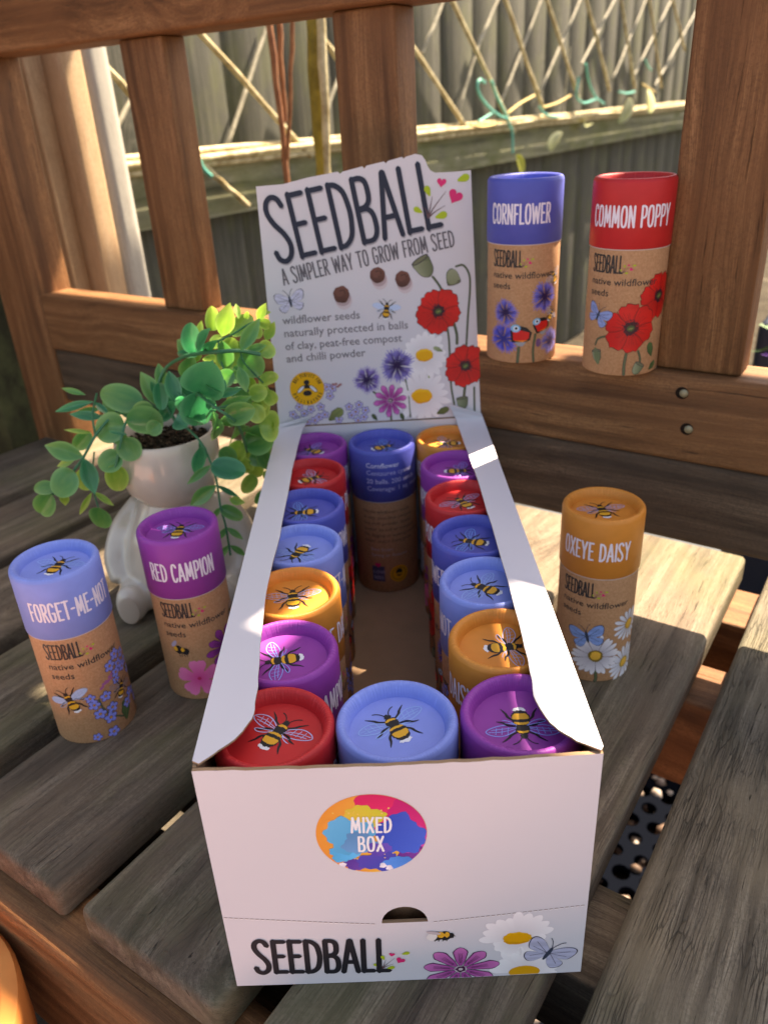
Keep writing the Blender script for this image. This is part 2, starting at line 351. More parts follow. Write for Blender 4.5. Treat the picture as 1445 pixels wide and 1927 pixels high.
def bee(a,x,y,s,rot,wing=(.22,.42,.85),lay=3,fill=False,wrot=0):
    """bumble bee from above, head towards +y, body about 1 unit long; s in mm"""
    M0=a.M.copy(); a.M=M0@Matrix(((cos(rot)*s,-sin(rot)*s,x),(sin(rot)*s,cos(rot)*s,y),(0,0,1)))
    for sd in (-1,1):
        L=lambda pts:[(sd*u,v) for u,v in pts]
        for pts in ([(.1,.3),(.3,.42),(.38,.52),(.55,.66)],[(.1,.12),(.34,.08),(.46,-.02),(.62,-.06)],[(.1,-.02),(.3,-.2),(.36,-.36),(.46,-.52)]):
            a.stroke(L(pts),.05,BLK,lay+.2,True,taper=lambda f:(1.5-abs(f-.45)*1.6) if f<.9 else .5)
        a.stroke(L([(.04,.46),(.1,.6),(.2,.7),(.3,.74)]),.03,BLK,lay+.2,True)
        wp=[(.1,.2),(.3,.36),(.55,.46),(.8,.42),(.92,.3),(.8,.18),(.5,.08),(.2,.1)]
        if fill: a.poly([tuple(v[:2]) for v in crom([(sd*u,v,0) for u,v in wp],3,True)],tuple(min(1,c*1.1+.05) for c in wing),lay)
        a.stroke([(sd*u,v) for u,v in wp+[wp[0]]],.028,wing,lay+.3,True,n=4)
        a.stroke(L([(.12,.18),(.5,.3),(.86,.32)]),.022,wing,lay+.3,True)
        a.stroke(L([(.12,.15),(.45,.2),(.78,.24)]),.022,wing,lay+.3,True)
        for q in (.35,.5,.65): a.stroke(L([(q,.12+q*.1),(q+.04,.4)]),.018,wing,lay+.35)
        wq=[(.12,.1),(.3,.04),(.5,.0),(.62,-.06),(.5,-.12),(.28,-.05)]
        a.stroke(L(wq+[wq[0]]),.024,wing,lay+.3,True,n=3)
    # abdomen outline with ragged hair, yellow bands, white tail
    def blob(pts,col,l,j=.018):
        q=crom([(u,v,0) for u,v in pts],5,True); a.poly([(v.x+random.uniform(-j,j),v.y+random.uniform(-j,j)) for v in q],col,l)
    blob([(-.1,-.4),(-.17,-.5),(0,-.57),(.17,-.5),(.1,-.4),(0,-.36)],WH,lay+.6,.02)
    blob([(0,.12),(-.16,.05),(-.23,-.12),(-.22,-.3),(-.13,-.43),(0,-.46),(.13,-.43),(.22,-.3),(.23,-.12),(.16,.05)],BLK,lay+1)
    blob([(0,.42),(-.13,.36),(-.17,.2),(-.12,.08),(0,.05),(.12,.08),(.17,.2),(.13,.36)],BLK,lay+1.6)
    blob([(0,.56),(-.08,.5),(-.09,.42),(0,.38),(.09,.42),(.08,.5)],BLK,lay+1.2)
    blob([(-.12,.345),(0,.37),(.12,.345),(.14,.28),(0,.295),(-.14,.28)],YEL,lay+2.4,.012)
    blob([(-.15,.045),(0,.07),(.15,.045),(.19,-.03),(0,-.01),(-.19,-.03)],YEL,lay+2.4,.012)
    blob([(-.2,-.14),(0,-.12),(.2,-.14),(.19,-.28),(.1,-.34),(0,-.35),(-.1,-.34),(-.19,-.28)],YEL,lay+2.4,.012)
    a.M=M0
def heart(a,x,y,s,rot,col,lay=3):
    P=[]
    for i in range(22):
        t=2*PI*i/22; u=16*sin(t)**3/16; v=(13*cos(t)-5*cos(2*t)-2*cos(3*t)-cos(4*t))/16
        P.append((x+s*(u*cos(rot)-v*sin(rot)),y+s*(u*sin(rot)+v*cos(rot))))
    a.poly(P,col,lay)
PINK=lin(222,40,110); LIME=lin(168,188,40)
def sprig(a,x,y,s,rot,lay=3.2):
    M0=a.M.copy(); a.M=M0@Matrix(((cos(rot)*s,-sin(rot)*s,x),(sin(rot)*s,cos(rot)*s,y),(0,0,1)))
    for p in ([(0,0),(.16,.3),(.5,.75)],[(0,0),(.05,.3),(.1,.6)],[(0,0),(.2,.18),(.5,.36)],[(0,0),(-.06,.2),(-.14,.3)]): a.stroke(p,.035,(.12,.06,.07),lay,True,taper=lambda f:1.3-f)
    heart(a,.36,1.0,.14,-.1,PINK,lay); heart(a,.78,.62,.22,-.45,PINK,lay)
    for (u,v,r,l) in ((-.02,.72,2.0,.22),(.95,1.1,.35,.26),(-.28,.2,2.7,.2),(.34,.06,.3,.26)):
        a.petal(u-cos(r)*l*.5,v-sin(r)*l*.5,r,0,l*1.4,l*.42,LIME,lay)
    a.M=M0
def daisy(a,x,y,r,np_=20,col=(.78,.76,.8),col0=(.42,.4,.46),cen=(.2,.13,.02),sq=1.0,cr=.28,cc=(.66,.36,.05),lay=2,line=(.2,.18,.22),jit=.1,rot=0,span=(0,2*PI)):
    M0=a.M.copy(); a.M=M0@Matrix(((1,0,x),(0,sq,y),(0,0,1)))
    for i in range(np_):
        an=rot+span[0]+(span[1]-span[0])*i/np_+random.uniform(-.05,.05)
        a.petal(0,0,an,r*cr*.8,r*(1+random.uniform(-jit,jit)),r*.105,col0,lay+(i%3)*.15,col2=col,line=line,lw=r*.018,n=7,tipw=.7)
    a.ell(0,0,r*cr,None,cen,lay+2.5,24,jit=.05); a.ell(0,r*.01,r*cr*.72,None,cc,lay+3,18,jit=.08,col2=tuple(min(1,q*1.25) for q in cc)); a.M=M0
def campion(a,x,y,r,n=10,col=lin(196,88,170),col0=lin(140,40,120),rot=0,lay=2,sq=1,w=.15,line=(.06,.01,.05),half=None,cen=True):
    M0=a.M.copy(); a.M=M0@Matrix(((1,0,x),(0,sq,y),(0,0,1)))
    for i in range(n):
        an=rot+2*PI*i/n
        rr=r*(1+(.0 if i%2 else -.06)); a.petal(0,0,an,r*.16,rr,r*w,col0,lay+(i%2)*.2,col2=col,line=line,lw=r*.03,tipw=.74)
        for k in (-1,0,1): a.stroke([(r*.28*cos(an+k*.08),r*.28*sin(an+k*.08)),(r*.7*cos(an+k*.07),r*.7*sin(an+k*.07))],r*.012,line,lay+1)
    if cen: a.ell(0,0,r*.16,None,(.5,.4,.45),lay+2,16); a.ell(0,0,r*.13,None,line,lay+2.5,12,jit=.2); a.ell(0,0,r*.06,None,(.6,.5,.5),lay+3,8)
    a.M=M0
def wildpink(a,x,y,r,lay=2,rot=.3):
    for i in range(5):
        an=rot+2*PI*i/5
        for k in (-.2,.2): a.petal(x,y,an+k,r*.05,r*(1+.04*k),r*.23,lin(214,70,140),lay+.1*i,col2=lin(240,130,180),notch=.12,tipw=.72)
    a.ell(x,y,r*.09,None,lin(190,40,90),lay+2,10)
def cornfl(a,x,y,r,col=lin(88,78,170),col2=lin(130,125,215),dark=lin(40,20,70),lay=2,n=16):
    for i in range(n):
        an=2*PI*i/n+random.uniform(-.1,.1); rr=r*random.uniform(.82,1.05)
        a.petal(x,y,an,r*.15,rr*.9,r*.085,dark,lay+(i%3)*.15,col2=col2 if i%2 else col,tipw=.84,line=(.03,.02,.08),lw=r*.016)
        for k in (-.17,0,.17): a.petal(x,y,an+k,rr*.55,rr*(1.1-.5*abs(k)),r*.03,col,lay+.8,col2=col2,tipw=.5)
    for i in range(14):
        an=2*PI*i/14+.2; a.stroke([(x,y),(x+cos(an)*r*.34*random.uniform(.8,1.2),y+sin(an)*r*.34)],r*.05,dark,lay+2,taper=lambda f:1-.6*f)
    a.ell(x,y,r*.2,None,dark,lay+2.4,14,jit=.2)
def poppyf(a,x,y,r,sq=1,rot=0,lay=2,n=6,red=lin(222,34,30),red2=lin(238,62,44)):
    M0=a.M.copy(); a.M=M0@Matrix(((cos(rot),-sin(rot),x),(sin(rot)*sq,cos(rot)*sq,y),(0,0,1)))
    P=[]; Q=[]; C=[]; m=72
    for i in range(m):
        t=2*PI*i/m; R_=r*(.80+.15*abs(sin(n*t/2))**.45+.05*sin(2*t+.6)+.035*sin(17*t+1)+.02*sin(29*t))
        P.append((R_*cos(t),R_*sin(t))); Q.append((R_*1.03*cos(t),R_*1.03*sin(t))); C.append(tuple(red[k]*(.9+.1*cos(t*3)) for k in range(3)))
    a.poly(Q,(.12,.01,.01),lay-1.1); a.poly(P,red,lay,C)
    for i in range(n):
        t=2*PI*i/n; a.stroke([(r*.25*cos(t),r*.25*sin(t)),(r*.6*cos(t+.05),r*.6*sin(t+.05)),(r*.84*cos(t),r*.84*sin(t))],r*.03,(.28,.008,.008),lay+.8,True)
    for i in range(34):
        t=2*PI*i/34+random.uniform(-.06,.06); a.stroke([(r*.3*cos(t),r*.3*sin(t)),(r*random.uniform(.5,.74)*cos(t),r*random.uniform(.5,.74)*sin(t))],r*.014,(.33,.012,.01),lay+.9)
    for i in range(36):
        t=2*PI*i/36+random.uniform(-.1,.1); q=r*random.uniform(.17,.34); a.stroke([(r*.1*cos(t),r*.1*sin(t)),(q*cos(t),q*sin(t))],r*.014,BLK,lay+1.5); a.ell(q*cos(t),q*sin(t),r*.028,None,(.035,.01,.03),lay+1.8,6)
    a.ell(0,0,r*.27,r*.25,(.10,.008,.014),lay+1.2,26,jit=.22); a.ell(0,0,r*.15,r*.12,(.06,.09,.035),lay+2.2,14); a.ell(0,-r*.01,r*.1,r*.04,(.2,.22,.06),lay+2.5,10); a.M=M0
def fmn(a,x,y,r,lay=2,rot=None,col=lin(120,128,208)):
    rot=random.random()*2 if rot is None else rot
    for i in range(5):
        an=rot+2*PI*i/5; u,v=x+cos(an)*r*.58,y+sin(an)*r*.58
        a.ell(u,v,r*.47,r*.42,OUT,lay,12,an); a.ell(u,v,r*.4,r*.34,col,lay+1,12,an,col2=tuple(min(1,c*1.35) for c in col))
    a.ell(x,y,r*.27,None,OUT,lay+2,10); a.ell(x,y,r*.2,None,lin(226,160,70),lay+2.6,10); a.ell(x,y,r*.08,None,(.1,.04,.01),lay+3,6)
def butterfly(a,x,y,s,rot,col=lin(134,150,200),lay=3,body=(.04,.05,.08)):
    M0=a.M.copy(); a.M=M0@Matrix(((cos(rot)*s,-sin(rot)*s,x),(sin(rot)*s,cos(rot)*s,y),(0,0,1)))
    for sd in (-1,1):
        for pts in ([(.03,.12),(.3,.36),(.52,.4),(.6,.28),(.52,.02),(.3,-.04),(.04,-.02)],[(.04,0),(.3,-.06),(.48,-.14),(.46,-.3),(.3,-.4),(.14,-.3),(.04,-.12)]):
            q=crom([(sd*u,v,0) for u,v in pts],4,True); a.poly([(v.x*1.04,v.y*1.04) for v in q],OUT,lay-.4); a.poly([(v.x,v.y) for v in q],col,lay+.3,[tuple(min(1,c*(1.15 if i%4<2 else .95)) for c in col) for i in range(len(q))])
        for e in ((.5,.3),(.5,.1),(.4,-.26)): a.stroke([(sd*.05,.02),(sd*e[0]*.9,e[1]*.9)],.012,OUT,lay+1)
        a.stroke([(0,.2),(sd*.1,.4),(sd*.2,.5)],.018,body,lay+1,True)
    a.ell(0,0,.055,.24,body,lay+1.5,12); a.M=M0
def leafshape(a,x,y,l,wd,rot,col=(.05,.09,.03),lay=2):
    a.petal(x,y,rot,0,l,wd,col,lay,col2=tuple(c*1.8 for c in col),line=OUT,lw=wd*.12,tipw=.45); a.stroke([(x,y),(x+cos(rot)*l*.9,y+sin(rot)*l*.9)],wd*.12,(.12,.16,.06),lay+1)
def pod(a,x,y,s,rot,lay=2):
    M0=a.M.copy(); a.M=M0@Matrix(((cos(rot)*s,-sin(rot)*s,x),(sin(rot)*s,cos(rot)*s,y),(0,0,1)))
    q=crom([(0,-.5,0),(.3,-.3,0),(.4,.1,0),(.36,.36,0),(-.36,.36,0),(-.4,.1,0),(-.3,-.3,0)],4,True); a.poly([(v.x*1.06,v.y*1.06) for v in q],OUT,lay-.3); a.poly([(v.x,v.y) for v in q],(.2,.22,.12),lay,[(.28,.3,.18) if v.x<0 else (.12,.14,.07) for v in q])
    a.ell(0,.4,.46,.13,OUT,lay+.8,14); a.ell(0,.4,.4,.09,(.16,.16,.09),lay+1.2,14); a.M=M0
def stem(a,pts,wd,lay=1.2,col=(.10,.13,.06)): a.stroke(pts,wd*1.5,OUT,lay-.3,True); a.stroke(pts,wd,col,lay,True)
def seal(a,x,y,r,lay=4):
    a.ell(x,y,r,None,lin(236,172,22),lay,36); 
    for txt,a0,a1,fl in (('RHS PERFECT FOR',2.55,.35,1),('POLLINATORS',3.55,5.9,-1)):
        for i,ch in enumerate(txt):
            if ch==' ': continue
            t=a0+(a1-a0)*i/(len(txt)-1) if fl>0 else a0+(a1-a0)*i/(len(txt)-1)
            rr=r*.72 if fl>0 else r*.92; M0=a.M.copy(); ro=t-PI/2 if fl>0 else t+PI/2
            a.word(ch,x+cos(t)*rr-cos(ro)*r*.06,y+sin(t)*rr-sin(ro)*r*.06,r*.2,.8,BLK,lay+1,.16,rot=ro); a.M=M0
    a.ell(x,y+r*.38,r*.17,r*.15,BLK,lay+1,14); a.ell(x,y+r*.12,r*.27,r*.12,BLK,lay+1.2,14); a.ell(x,y-r*.12,r*.28,r*.14,lin(236,172,22),lay+1.4,14); a.ell(x,y-r*.26,r*.26,r*.17,BLK,lay+1.6,14)
    for sd in (-1,1): a.ell(x+sd*r*.36,y-r*.02,r*.3,r*.12,BLK,lay+2,14,sd*-.75); a.ell(x+sd*r*.36,y-r*.02,r*.26,r*.085,(.75,.75,.78),lay+2.5,14,sd*-.75)
def wordw(txt,space=.1,spw=.32): return sum(spw if c==' ' else GLY[c][0]+space for c in txt)
def fitword(a,txt,p0,p1,h,col,lay=3,st=.12,space=.1,sh=0):
    dx,dy=p1[0]-p0[0],p1[1]-p0[1]; L=math.hypot(dx,dy); wx=L/(h*(wordw(txt,space)-space)); a.word(txt,p0[0],p0[1],h,wx,col,lay,st,space,rot=math.atan2(dy,dx),sh=sh)
# ------------------------------------------------------------------ seed tubes
HT=95.7; ZS=63.6; RL=20.0; RB=19.45
lidprof=[(RL-.35,ZS),(RL,ZS+.3),(RL,HT-2.2),(RL-.25,HT-1.2),(RL-.9,HT-.35),(RL-1.7,HT),(RL-2.6,HT-.35),(RL-3.2,HT-1.2),(RL-4.0,HT-3.2),(RL-4.35,HT-4.6),(RL-4.4,HT-4.9),(0,HT-4.9)]
LIDME={k:lathe('lid',lidprof,[m],96) for k,m in LID.items()}
BODYME=lathe('body',[(0,0.4),(RB-1.8,.4),(RB-1.6,0),(RB-.5,0),(RB,.5),(RB,ZS-.45),(RB+.33,ZS-.4),(RB+.33,ZS-.02),(RB-1,ZS-.02)],[M['kraft'],M['cream']],96,[0,0,0,0,0,1,1,1])
def wrap(R): return lambda x,y,z:((R+z)*sin(x/R),-(R+z)*cos(x/R),y)
def flatz(z0): return lambda x,y,z:(x,y,z0+z)
NAMES={'light_blue':'FORGET-ME-NOT','purple':'RED CAMPION','blue':'CORNFLOWER','red':'COMMON POPPY','orange':'OXEYE DAISY'}
DARK=(.035,.03,.03)
def lid_text(k):
    a=Art(); t=NAMES[k]; wid={'light_blue':40,'purple':33,'blue':33,'red':41,'orange':34}[k]
    fitword(a,t,(-21,74),(-21+wid,74),9.6,(.82,.74,.82),3,.105,.12); return a.build('name_print',wrap(RL),cut=1.6)
def lid_bee(k):
    a=Art(); wc={'light_blue':(.28,.45,.8),'purple':(.26,.36,.85),'blue':(.14,.34,.75),'red':(.42,.48,.78),'orange':(.42,.42,.66)}[k]
    bee(a,0,.5,13,0,wc,fill=False); return a.build('bee_print',flatz(HT-4.9),dz=.02)
def body_print(k):
    random.seed(hash_(k)); a=Art(); 
    fitword(a,'SEEDBALL',(-19.6,52.2),(-2.5,52.2),8.4,DARK,3,.098,.09); sprig(a,-2.2,52.6,4.2,-.25)
    a.sans('native wildflower',-19.9,46.2,4.9,DARK,3,1.05,bold=.03); a.sans('seeds',-19.9,40.6,4.9,DARK,3,1.05,bold=.03)
    if k=='red':
        poppyf(a,19,40,12,rot=.4,lay=1.2); poppyf(a,4,25,13.2,rot=.2,lay=3.2)
        butterfly(a,-13.5,30.5,12,-.35,lay=6); stem(a,[(3,12),(2.4,6),(2.6,.6)],1.0); stem(a,[(9,13),(10.5,9),(10.5,4)],.8)
        stem(a,[(-8,20.5),(-12.5,18.5),(-14,15)],.7); pod(a,-12.6,9.5,6.5,.25); a.ell(-12.6,9.3,1.6,4.6,(.16,.19,.09),3,16,.3); pod(a,9.5,3.6,6.5,-.5,5); leafshape(a,18,9,8,2,1.9); leafshape(a,17,2,6,1.6,.6)
    if k=='blue':
        cornfl(a,11,36,8.5); cornfl(a,-11,28,7.5); cornfl(a,-12,13.5,8.6,lin(70,66,170),lin(110,110,225),lin(50,50,130)); cornfl(a,17,11,7.5,lin(120,110,180),lin(150,140,205))
        for (x,y,s,r) in ((-2,17,1,0),(9.5,21.5,.85,.3)):
            a.at(x,y,s,rot=r); a.poly([(-5,-5),(-6,1),(-3,4.5),(3,3),(6,0),(5,-4),(1,-6)],BLK,5); a.poly([(-4,-4),(-4.6,.6),(-1.5,2),(4.6,.2),(4.4,-3),(1,-4.8)],lin(214,34,30),6); a.ell(-3,2.6,2.7,2.2,lin(120,180,215),6.5,14); a.ell(-2.8,2.6,1.5,1.3,WH,7,12); a.ell(-2.7,2.6,.8,.8,BLK,7.5,10); a.poly([(-3,-5),(3,-5),(1,-7.5),(-2,-7)],(.3,.3,.32),5.6); a.poly([(-4,-4.2),(4,-4),(1,-5)],lin(230,130,30),7); a.reset()
        stem(a,[(-3,9),(-3.5,.6)],1.1); stem(a,[(6,16),(5,8),(5.4,.6)],.9); a.ell(8,11,1.6,2.4,lin(120,80,120),3,12); bee(a,18,45,7,.5,(.5,.5,.6),5); bee(a,16,25,6,-.6,(.5,.5,.6),5)
    if k=='orange':
        daisy(a,19,33,10,16,(.74,.74,.8),(.5,.5,.58),(.5,.27,.03),cr=.32,lay=1,line=(.3,.26,.26)); daisy(a,18,9,11,18,(.74,.74,.8),(.5,.5,.58),(.4,.26,.03),cr=.3,lay=1,line=(.3,.26,.26))
        stem(a,[(1,8),(1.6,3),(1.2,.6)],1.1,2); daisy(a,.5,17,12.4,23,lay=3.5,cr=.3); butterfly(a,-4.5,28.5,15,.25,lin(120,150,205),8)
    if k=='purple':
        wildpink(a,-6,14,12,2); campion(a,12,28,12.5,10,lin(160,58,150),lin(100,20,100),.1,4,w=.16); stem(a,[(9,17),(6,9),(8,2)],.8,3); a.poly([(5,13),(9,15),(12,10),(8,7)],(.05,.015,.03),5); leafshape(a,6,12,13,2.2,-.75,lay=6)
        a.ell(-14,32.5,2.6,2.4,BLK,5,14,jit=.15); a.ell(-15.6,33,1.2,1.4,YEL,6,10,jit=.2); a.ell(-10.6,31.6,2.4,2.1,BLK,5,12,jit=.15); a.ell(-11.8,32.8,1.0,1.3,YEL,6,10,jit=.2); a.ell(-16,36,2.6,1.1,(.4,.36,.5),4.5,12,.9)
        for q in range(4): a.stroke([(-14+q*1.3,30.6),(-13.6+q*1.3,28.4)],.35,BLK,5)
        bee(a,21,44,5,1,(.5,.5,.6),5)
    if k=='light_blue':
        bee(a,-13.5,26.5,11.5,.35,(.34,.42,.62),6,True)
        for x,y,r in ((-4.6,27,2.6),(2.6,25,3.0),(-3.6,22.6,3.0),(-2,16.4,3.2),(4.4,17,3.1),(2.4,11.8,3.4),(13,43.5,3.2),(8.4,39.6,3.2),(14,37,3.0),(18.5,40.5,2.9),(16.5,33.5,2.8),(11,34,2.8),(20.5,34.5,2.7),(22,28,2.6),(13.6,13,3.0),(17.5,16.5,2.8),(22,14.5,2.7),(2,2.8,3.2),(-6,3.2,2.4),(23,9,2.6),(10,30,2.3)): fmn(a,x,y,r,3)
        for i in range(11): a.ell(1.5+i*.75,30.6+i*.4+random.uniform(-.9,.9),.9,.75,lin(170,96,150),3,9); 
        stem(a,[(-1,25),(0,19),(3,13),(9,7.6)],.6,2.4); leafshape(a,10.5,4.5,12,3,1.35); leafshape(a,22,3,10,2.2,1.2); bee(a,11.6,23,8.5,-.4,(.3,.28,.35),6); stem(a,[(9,40),(16,36),(21,28)],.5,2.4)
    return a.build('label_print',wrap(RB),cut=1.6)
def hash_(k): return sum(ord(c)*7 for c in k)
NAMEME={k:lid_text(k) for k in LID}; BEEME={k:lid_bee(k) for k in LID}; BPR={k:body_print(k) for k in LID}
def seed_tube(k,x,y,z,rz,beerot,label,group=None,info=None):
    t=empty('seed_tube',(x,y,z),rz,label,'seed tube',group)
    b=link('body',BODYME,t); l=link('lid',LIDME[k],t)
    if info: link('label_print',info[0],b); link('name_print',info[1],l)
    else: link('label_print',BPR[k],b); link('name_print',NAMEME[k],l)
    link('bee_print',BEEME[k],l,rot=(0,0,beerot-rz)); return t
R_=math.radians
seed_tube('light_blue',-154.8,143.4,0,R_(36),R_(-12),'pale blue lidded forget-me-not tube standing alone at the far left of the seat')
seed_tube('purple',-103.6,172.1,0,R_(24),R_(-4),'purple lidded red campion tube standing beside the white pot')
seed_tube('orange',107.6,168.3,0,R_(-12),R_(2),'orange lidded oxeye daisy tube standing alone right of the display box')
seed_tube("red",*(131.5,239.9,142.6),R_(-17),R_(0),'red lidded common poppy tube on the bench rail against the upright slat')
seed_tube("blue",*(83.7,272.2,142.6),R_(-5),R_(0),'blue lidded cornflower tube standing on the bench rail')
# back-of-pack print for the tube standing at the far end of the box
def info_prints():
    a=Art(); c=(.5,.5,.8); a.sans('Cornflower',-9,86,4.2,(.7,.68,.88),3,bold=.05); a.sans('Centaurea cyanus',-9,81.3,4.2,c,3); a.sans('20 balls. 200 seeds',-9,76,4.2,(.62,.6,.86),3); a.sans('Coverage: 1 sq. metre',-9,71.2,4.2,c,3)
    l=a.build('name_print',wrap(RL),cut=1.6); a=Art()
    for i,s in enumerate(('Native wildflower seeds','in clay, peat-free compost','and chilli powder. Simply','scatter on soil or compost.','No digging or sowing needed','water, watch them grow')): a.sans(s,-13,56-i*4.0,3.1,(.12,.08,.05),3)
    for i,s in enumerate(('Best Sown:','Spring or Autumn')): a.sans(s,-9,30-i*4,3.2,(.5,.42,.45),3)
    a.poly([(-9,8),(-1,8),(-1,19),(-9,19)],(.07,.06,.12),3); heart(a,-5,20,1.9,0,PINK,5)
    for i in range(2): a.sans(('LOVE','BEES')[i],-8.2,13.8-i*4,3.2,(.4,.36,.5),5)
    a.ell(8,13,6,None,lin(214,150,24),3,26); a.ell(8,13,4.6,None,(.1,.06,.03),4,22); a.ell(8,13,4.2,None,lin(214,150,24),5,22); a.ell(8,14,2.2,2.8,BLK,6,14); a.ell(8,13,2.3,.6,lin(214,150,24),7,10)
    return a.build('label_print',wrap(RB),cut=1.6),l
INFO=info_prints()
G='seed tubes packed in the display box'
PIT=40.08; Y0=22.3
def row(i): return Y0+PIT*i
pos=['front','second','third','fourth','fifth','sixth','back']
leftk=['red','purple','orange','light_blue','blue','red','purple']; lb=[-32,100,6,150,92,-62,55]
rightk=['purple','orange','light_blue','blue','red','purple','orange']; rb=[178,-88,52,68,28,-92,88]
cn={'light_blue':'pale blue','blue':'deep blue','purple':'purple','red':'red','orange':'orange'}
lsp=['at the front left corner of the box','in the left box row, right behind the front red one','in the left row of the box, between purple and pale blue','in the left row of the box, between orange and deep blue','in the left row of the box, behind the pale blue one','in the left box row, before the rearmost purple one','at the back left corner of the box']
rsp=['at the front right corner of the box','in the right box row, right behind the front purple one','in the right row of the box, between orange and deep blue','in the right row of the box, behind the pale blue one','in the right row of the box, before the rear purple one','in the right box row, before the rearmost orange one','at the back right corner of the box']
for i in range(7):
    k=leftk[i]; seed_tube(k,-40.6+random.uniform(-.2,.2),row(i),1.6,R_([60,62,70,74,60,58,60][i]),R_(lb[i]),f'{cn[k]} lidded tube {lsp[i]}',G)
    k=rightk[i]; seed_tube(k,40.6+random.uniform(-.2,.2),row(i),1.6,R_([-150,-76,-110,-84,-95,-80,-90][i]),R_(rb[i]),f'{cn[k]} lidded tube {rsp[i]}',G)
seed_tube('light_blue',-.3,row(0),1.6,R_(180),R_(28),'pale blue lidded tube in the middle of the front edge of the box',G)
seed_tube('blue',.2,row(6),1.6,R_(-4),R_(-68),'deep blue lidded tube alone at the far end of the central aisle',G,INFO)
# ------------------------------------------------------------------ display box
FQ=[Vector(a) for a in ((-61.9,-2.6,.2),(59.4,-4.3,.2),(60.4,-1.4,100.7),(-62.5,.6,100.7))]
def fmap(x,z,d):
    u=x/124+.5; v=z/101; p=(FQ[0]*(1-u)+FQ[1]*u)*(1-v)+(FQ[3]*(1-u)+FQ[2]*u)*v
    p.y-=d+1.3*sin(PI*max(0,min(1,u)))*(.35+.65*max(0,min(1,v))); return p
LE=R_(2)
def hmap(x,h,d): 
    b=2.2*sin(PI*max(0,min(1,(x+62)/124)))*max(0,min(1,h/60))
    return Vector((x,284.3+h*sin(LE)-d*cos(LE)+b,101+h*cos(LE)+d*sin(LE)))
def slab(name,outl,holes,th,mapf,mats,cut=0,parent=None):
    loops=[[Vector((x,y,0)) for x,y in outl]]+[[Vector((x,y,0)) for x,y in h] for h in holes]
    flat=[v for l in loops for v in l]; tr=tessellate_polygon(loops)
    bm=bmesh.new(); vv=[bm.verts.new(v) for v in flat]
    for t in tr:
        try: bm.faces.new([vv[i] for i in t])
        except ValueError: pass
    bmesh.ops.recalc_face_normals(bm,faces=bm.faces)
    if bm.faces[0].normal.z<0: bmesh.ops.reverse_faces(bm,faces=bm.faces)
    if cut:
        for ax in (0,1):
            xs=[v.co[ax] for v in bm.verts]; x=math.floor(min(xs)/cut)*cut+cut
            while x<max(xs)-.01:
                bmesh.ops.bisect_plane(bm,geom=bm.verts[:]+bm.edges[:]+bm.faces[:],dist=1e-5,plane_co=(x if ax==0 else 0,x if ax==1 else 0,0),plane_no=((1,0,0) if ax==0 else (0,1,0))); x+=cut
    r=bmesh.ops.extrude_face_region(bm,geom=bm.faces[:])
    nv=[g for g in r['geom'] if isinstance(g,bmesh.types.BMVert)]
    for v in nv: v.co.z-=th
    bmesh.ops.recalc_face_normals(bm,faces=bm.faces)
    for f in bm.faces: f.material_index=0 if f.normal.z>.5 else (2 if f.normal.z<-.5 else 1)
    for v in bm.verts: v.co=Vector(mapf(v.co.x,v.co.y,v.co.z))*MM
    bmesh.ops.recalc_face_normals(bm,faces=bm.faces)
    me=bpy.data.meshes.new(name); bm.to_mesh(me); bm.free()
    for m in mats: me.materials.append(m)
    auto(me,30); return link(name,me,parent)
CM=[M['card'],M['cardedge'],M['cardin']]; CW=[M['card'],M['cardedge'],M['card']]
box=empty('display_box',(0,0,0),0,'open white cardboard counter display box filled with seed tubes and with a tall printed header','display box')
nz=random.Random(3)
top=[(62-124*i/30,100.6+(nz.uniform(-.12,.35) if 0<i<30 else 0)) for i in range(31)]
hc=(-0.20,30.57); hw=7.9; hole=[(hc[0]-hw,hc[1]),(hc[0]+hw,hc[1])]+[(hc[0]+hw*cos(t),hc[1]+hw*sin(t)) for t in [PI*i/12 for i in range(1,12)]]
fp=slab('front_panel',[(-62,0),(62,0)]+top,[hole],1.3,fmap,CM,8,box)
def wallmap(a,b,c,d):
    a,b,c,d=map(Vector,(a,b,c,d)); n=(b-a).cross(d-a).normalized()
    def f(u,v,z): return (a*(1-u)+b*u)*(1-v)+(d*(1-u)+c*u)*v+n*z
    return f
sq=[(0,0),(1,0),(1,1),(0,1)]
BL,BR=Vector((-62.8,284.2,.2)),Vector((62.6,284.2,.2)); TL,TR=Vector((-62.8,284.2,100.7)),Vector((62.7,284.2,100.7))
def wall(name,q,th,mats): return slab(name,sq,[],th,wallmap(*q),mats,0,box)
wall('side_panel',(BL,FQ[0]+Vector((0,1.4,0)),FQ[3]+Vector((0,1.4,0)),TL),1.2,CM)
wall('side_panel',(FQ[1]+Vector((0,1.4,0)),BR,TR,FQ[2]+Vector((0,1.4,0))),1.2,CM)
wall('back_panel',(BR+Vector((-1.3,0,0)),BL+Vector((1.3,0,0)),TL+Vector((1.3,0,0)),TR+Vector((-1.3,0,0))),1.2,[M['card'],M['cardedge'],M['card']])
wall('base_panel',(FQ[0]+Vector((1.4,1.5,1.2)),FQ[1]+Vector((-1.4,1.5,1.2)),BR+Vector((-1.4,-1.4,1.2)),BL+Vector((1.4,-1.4,1.2))),1.0,[M['cardin'],M['cardedge'],M['cardin']])
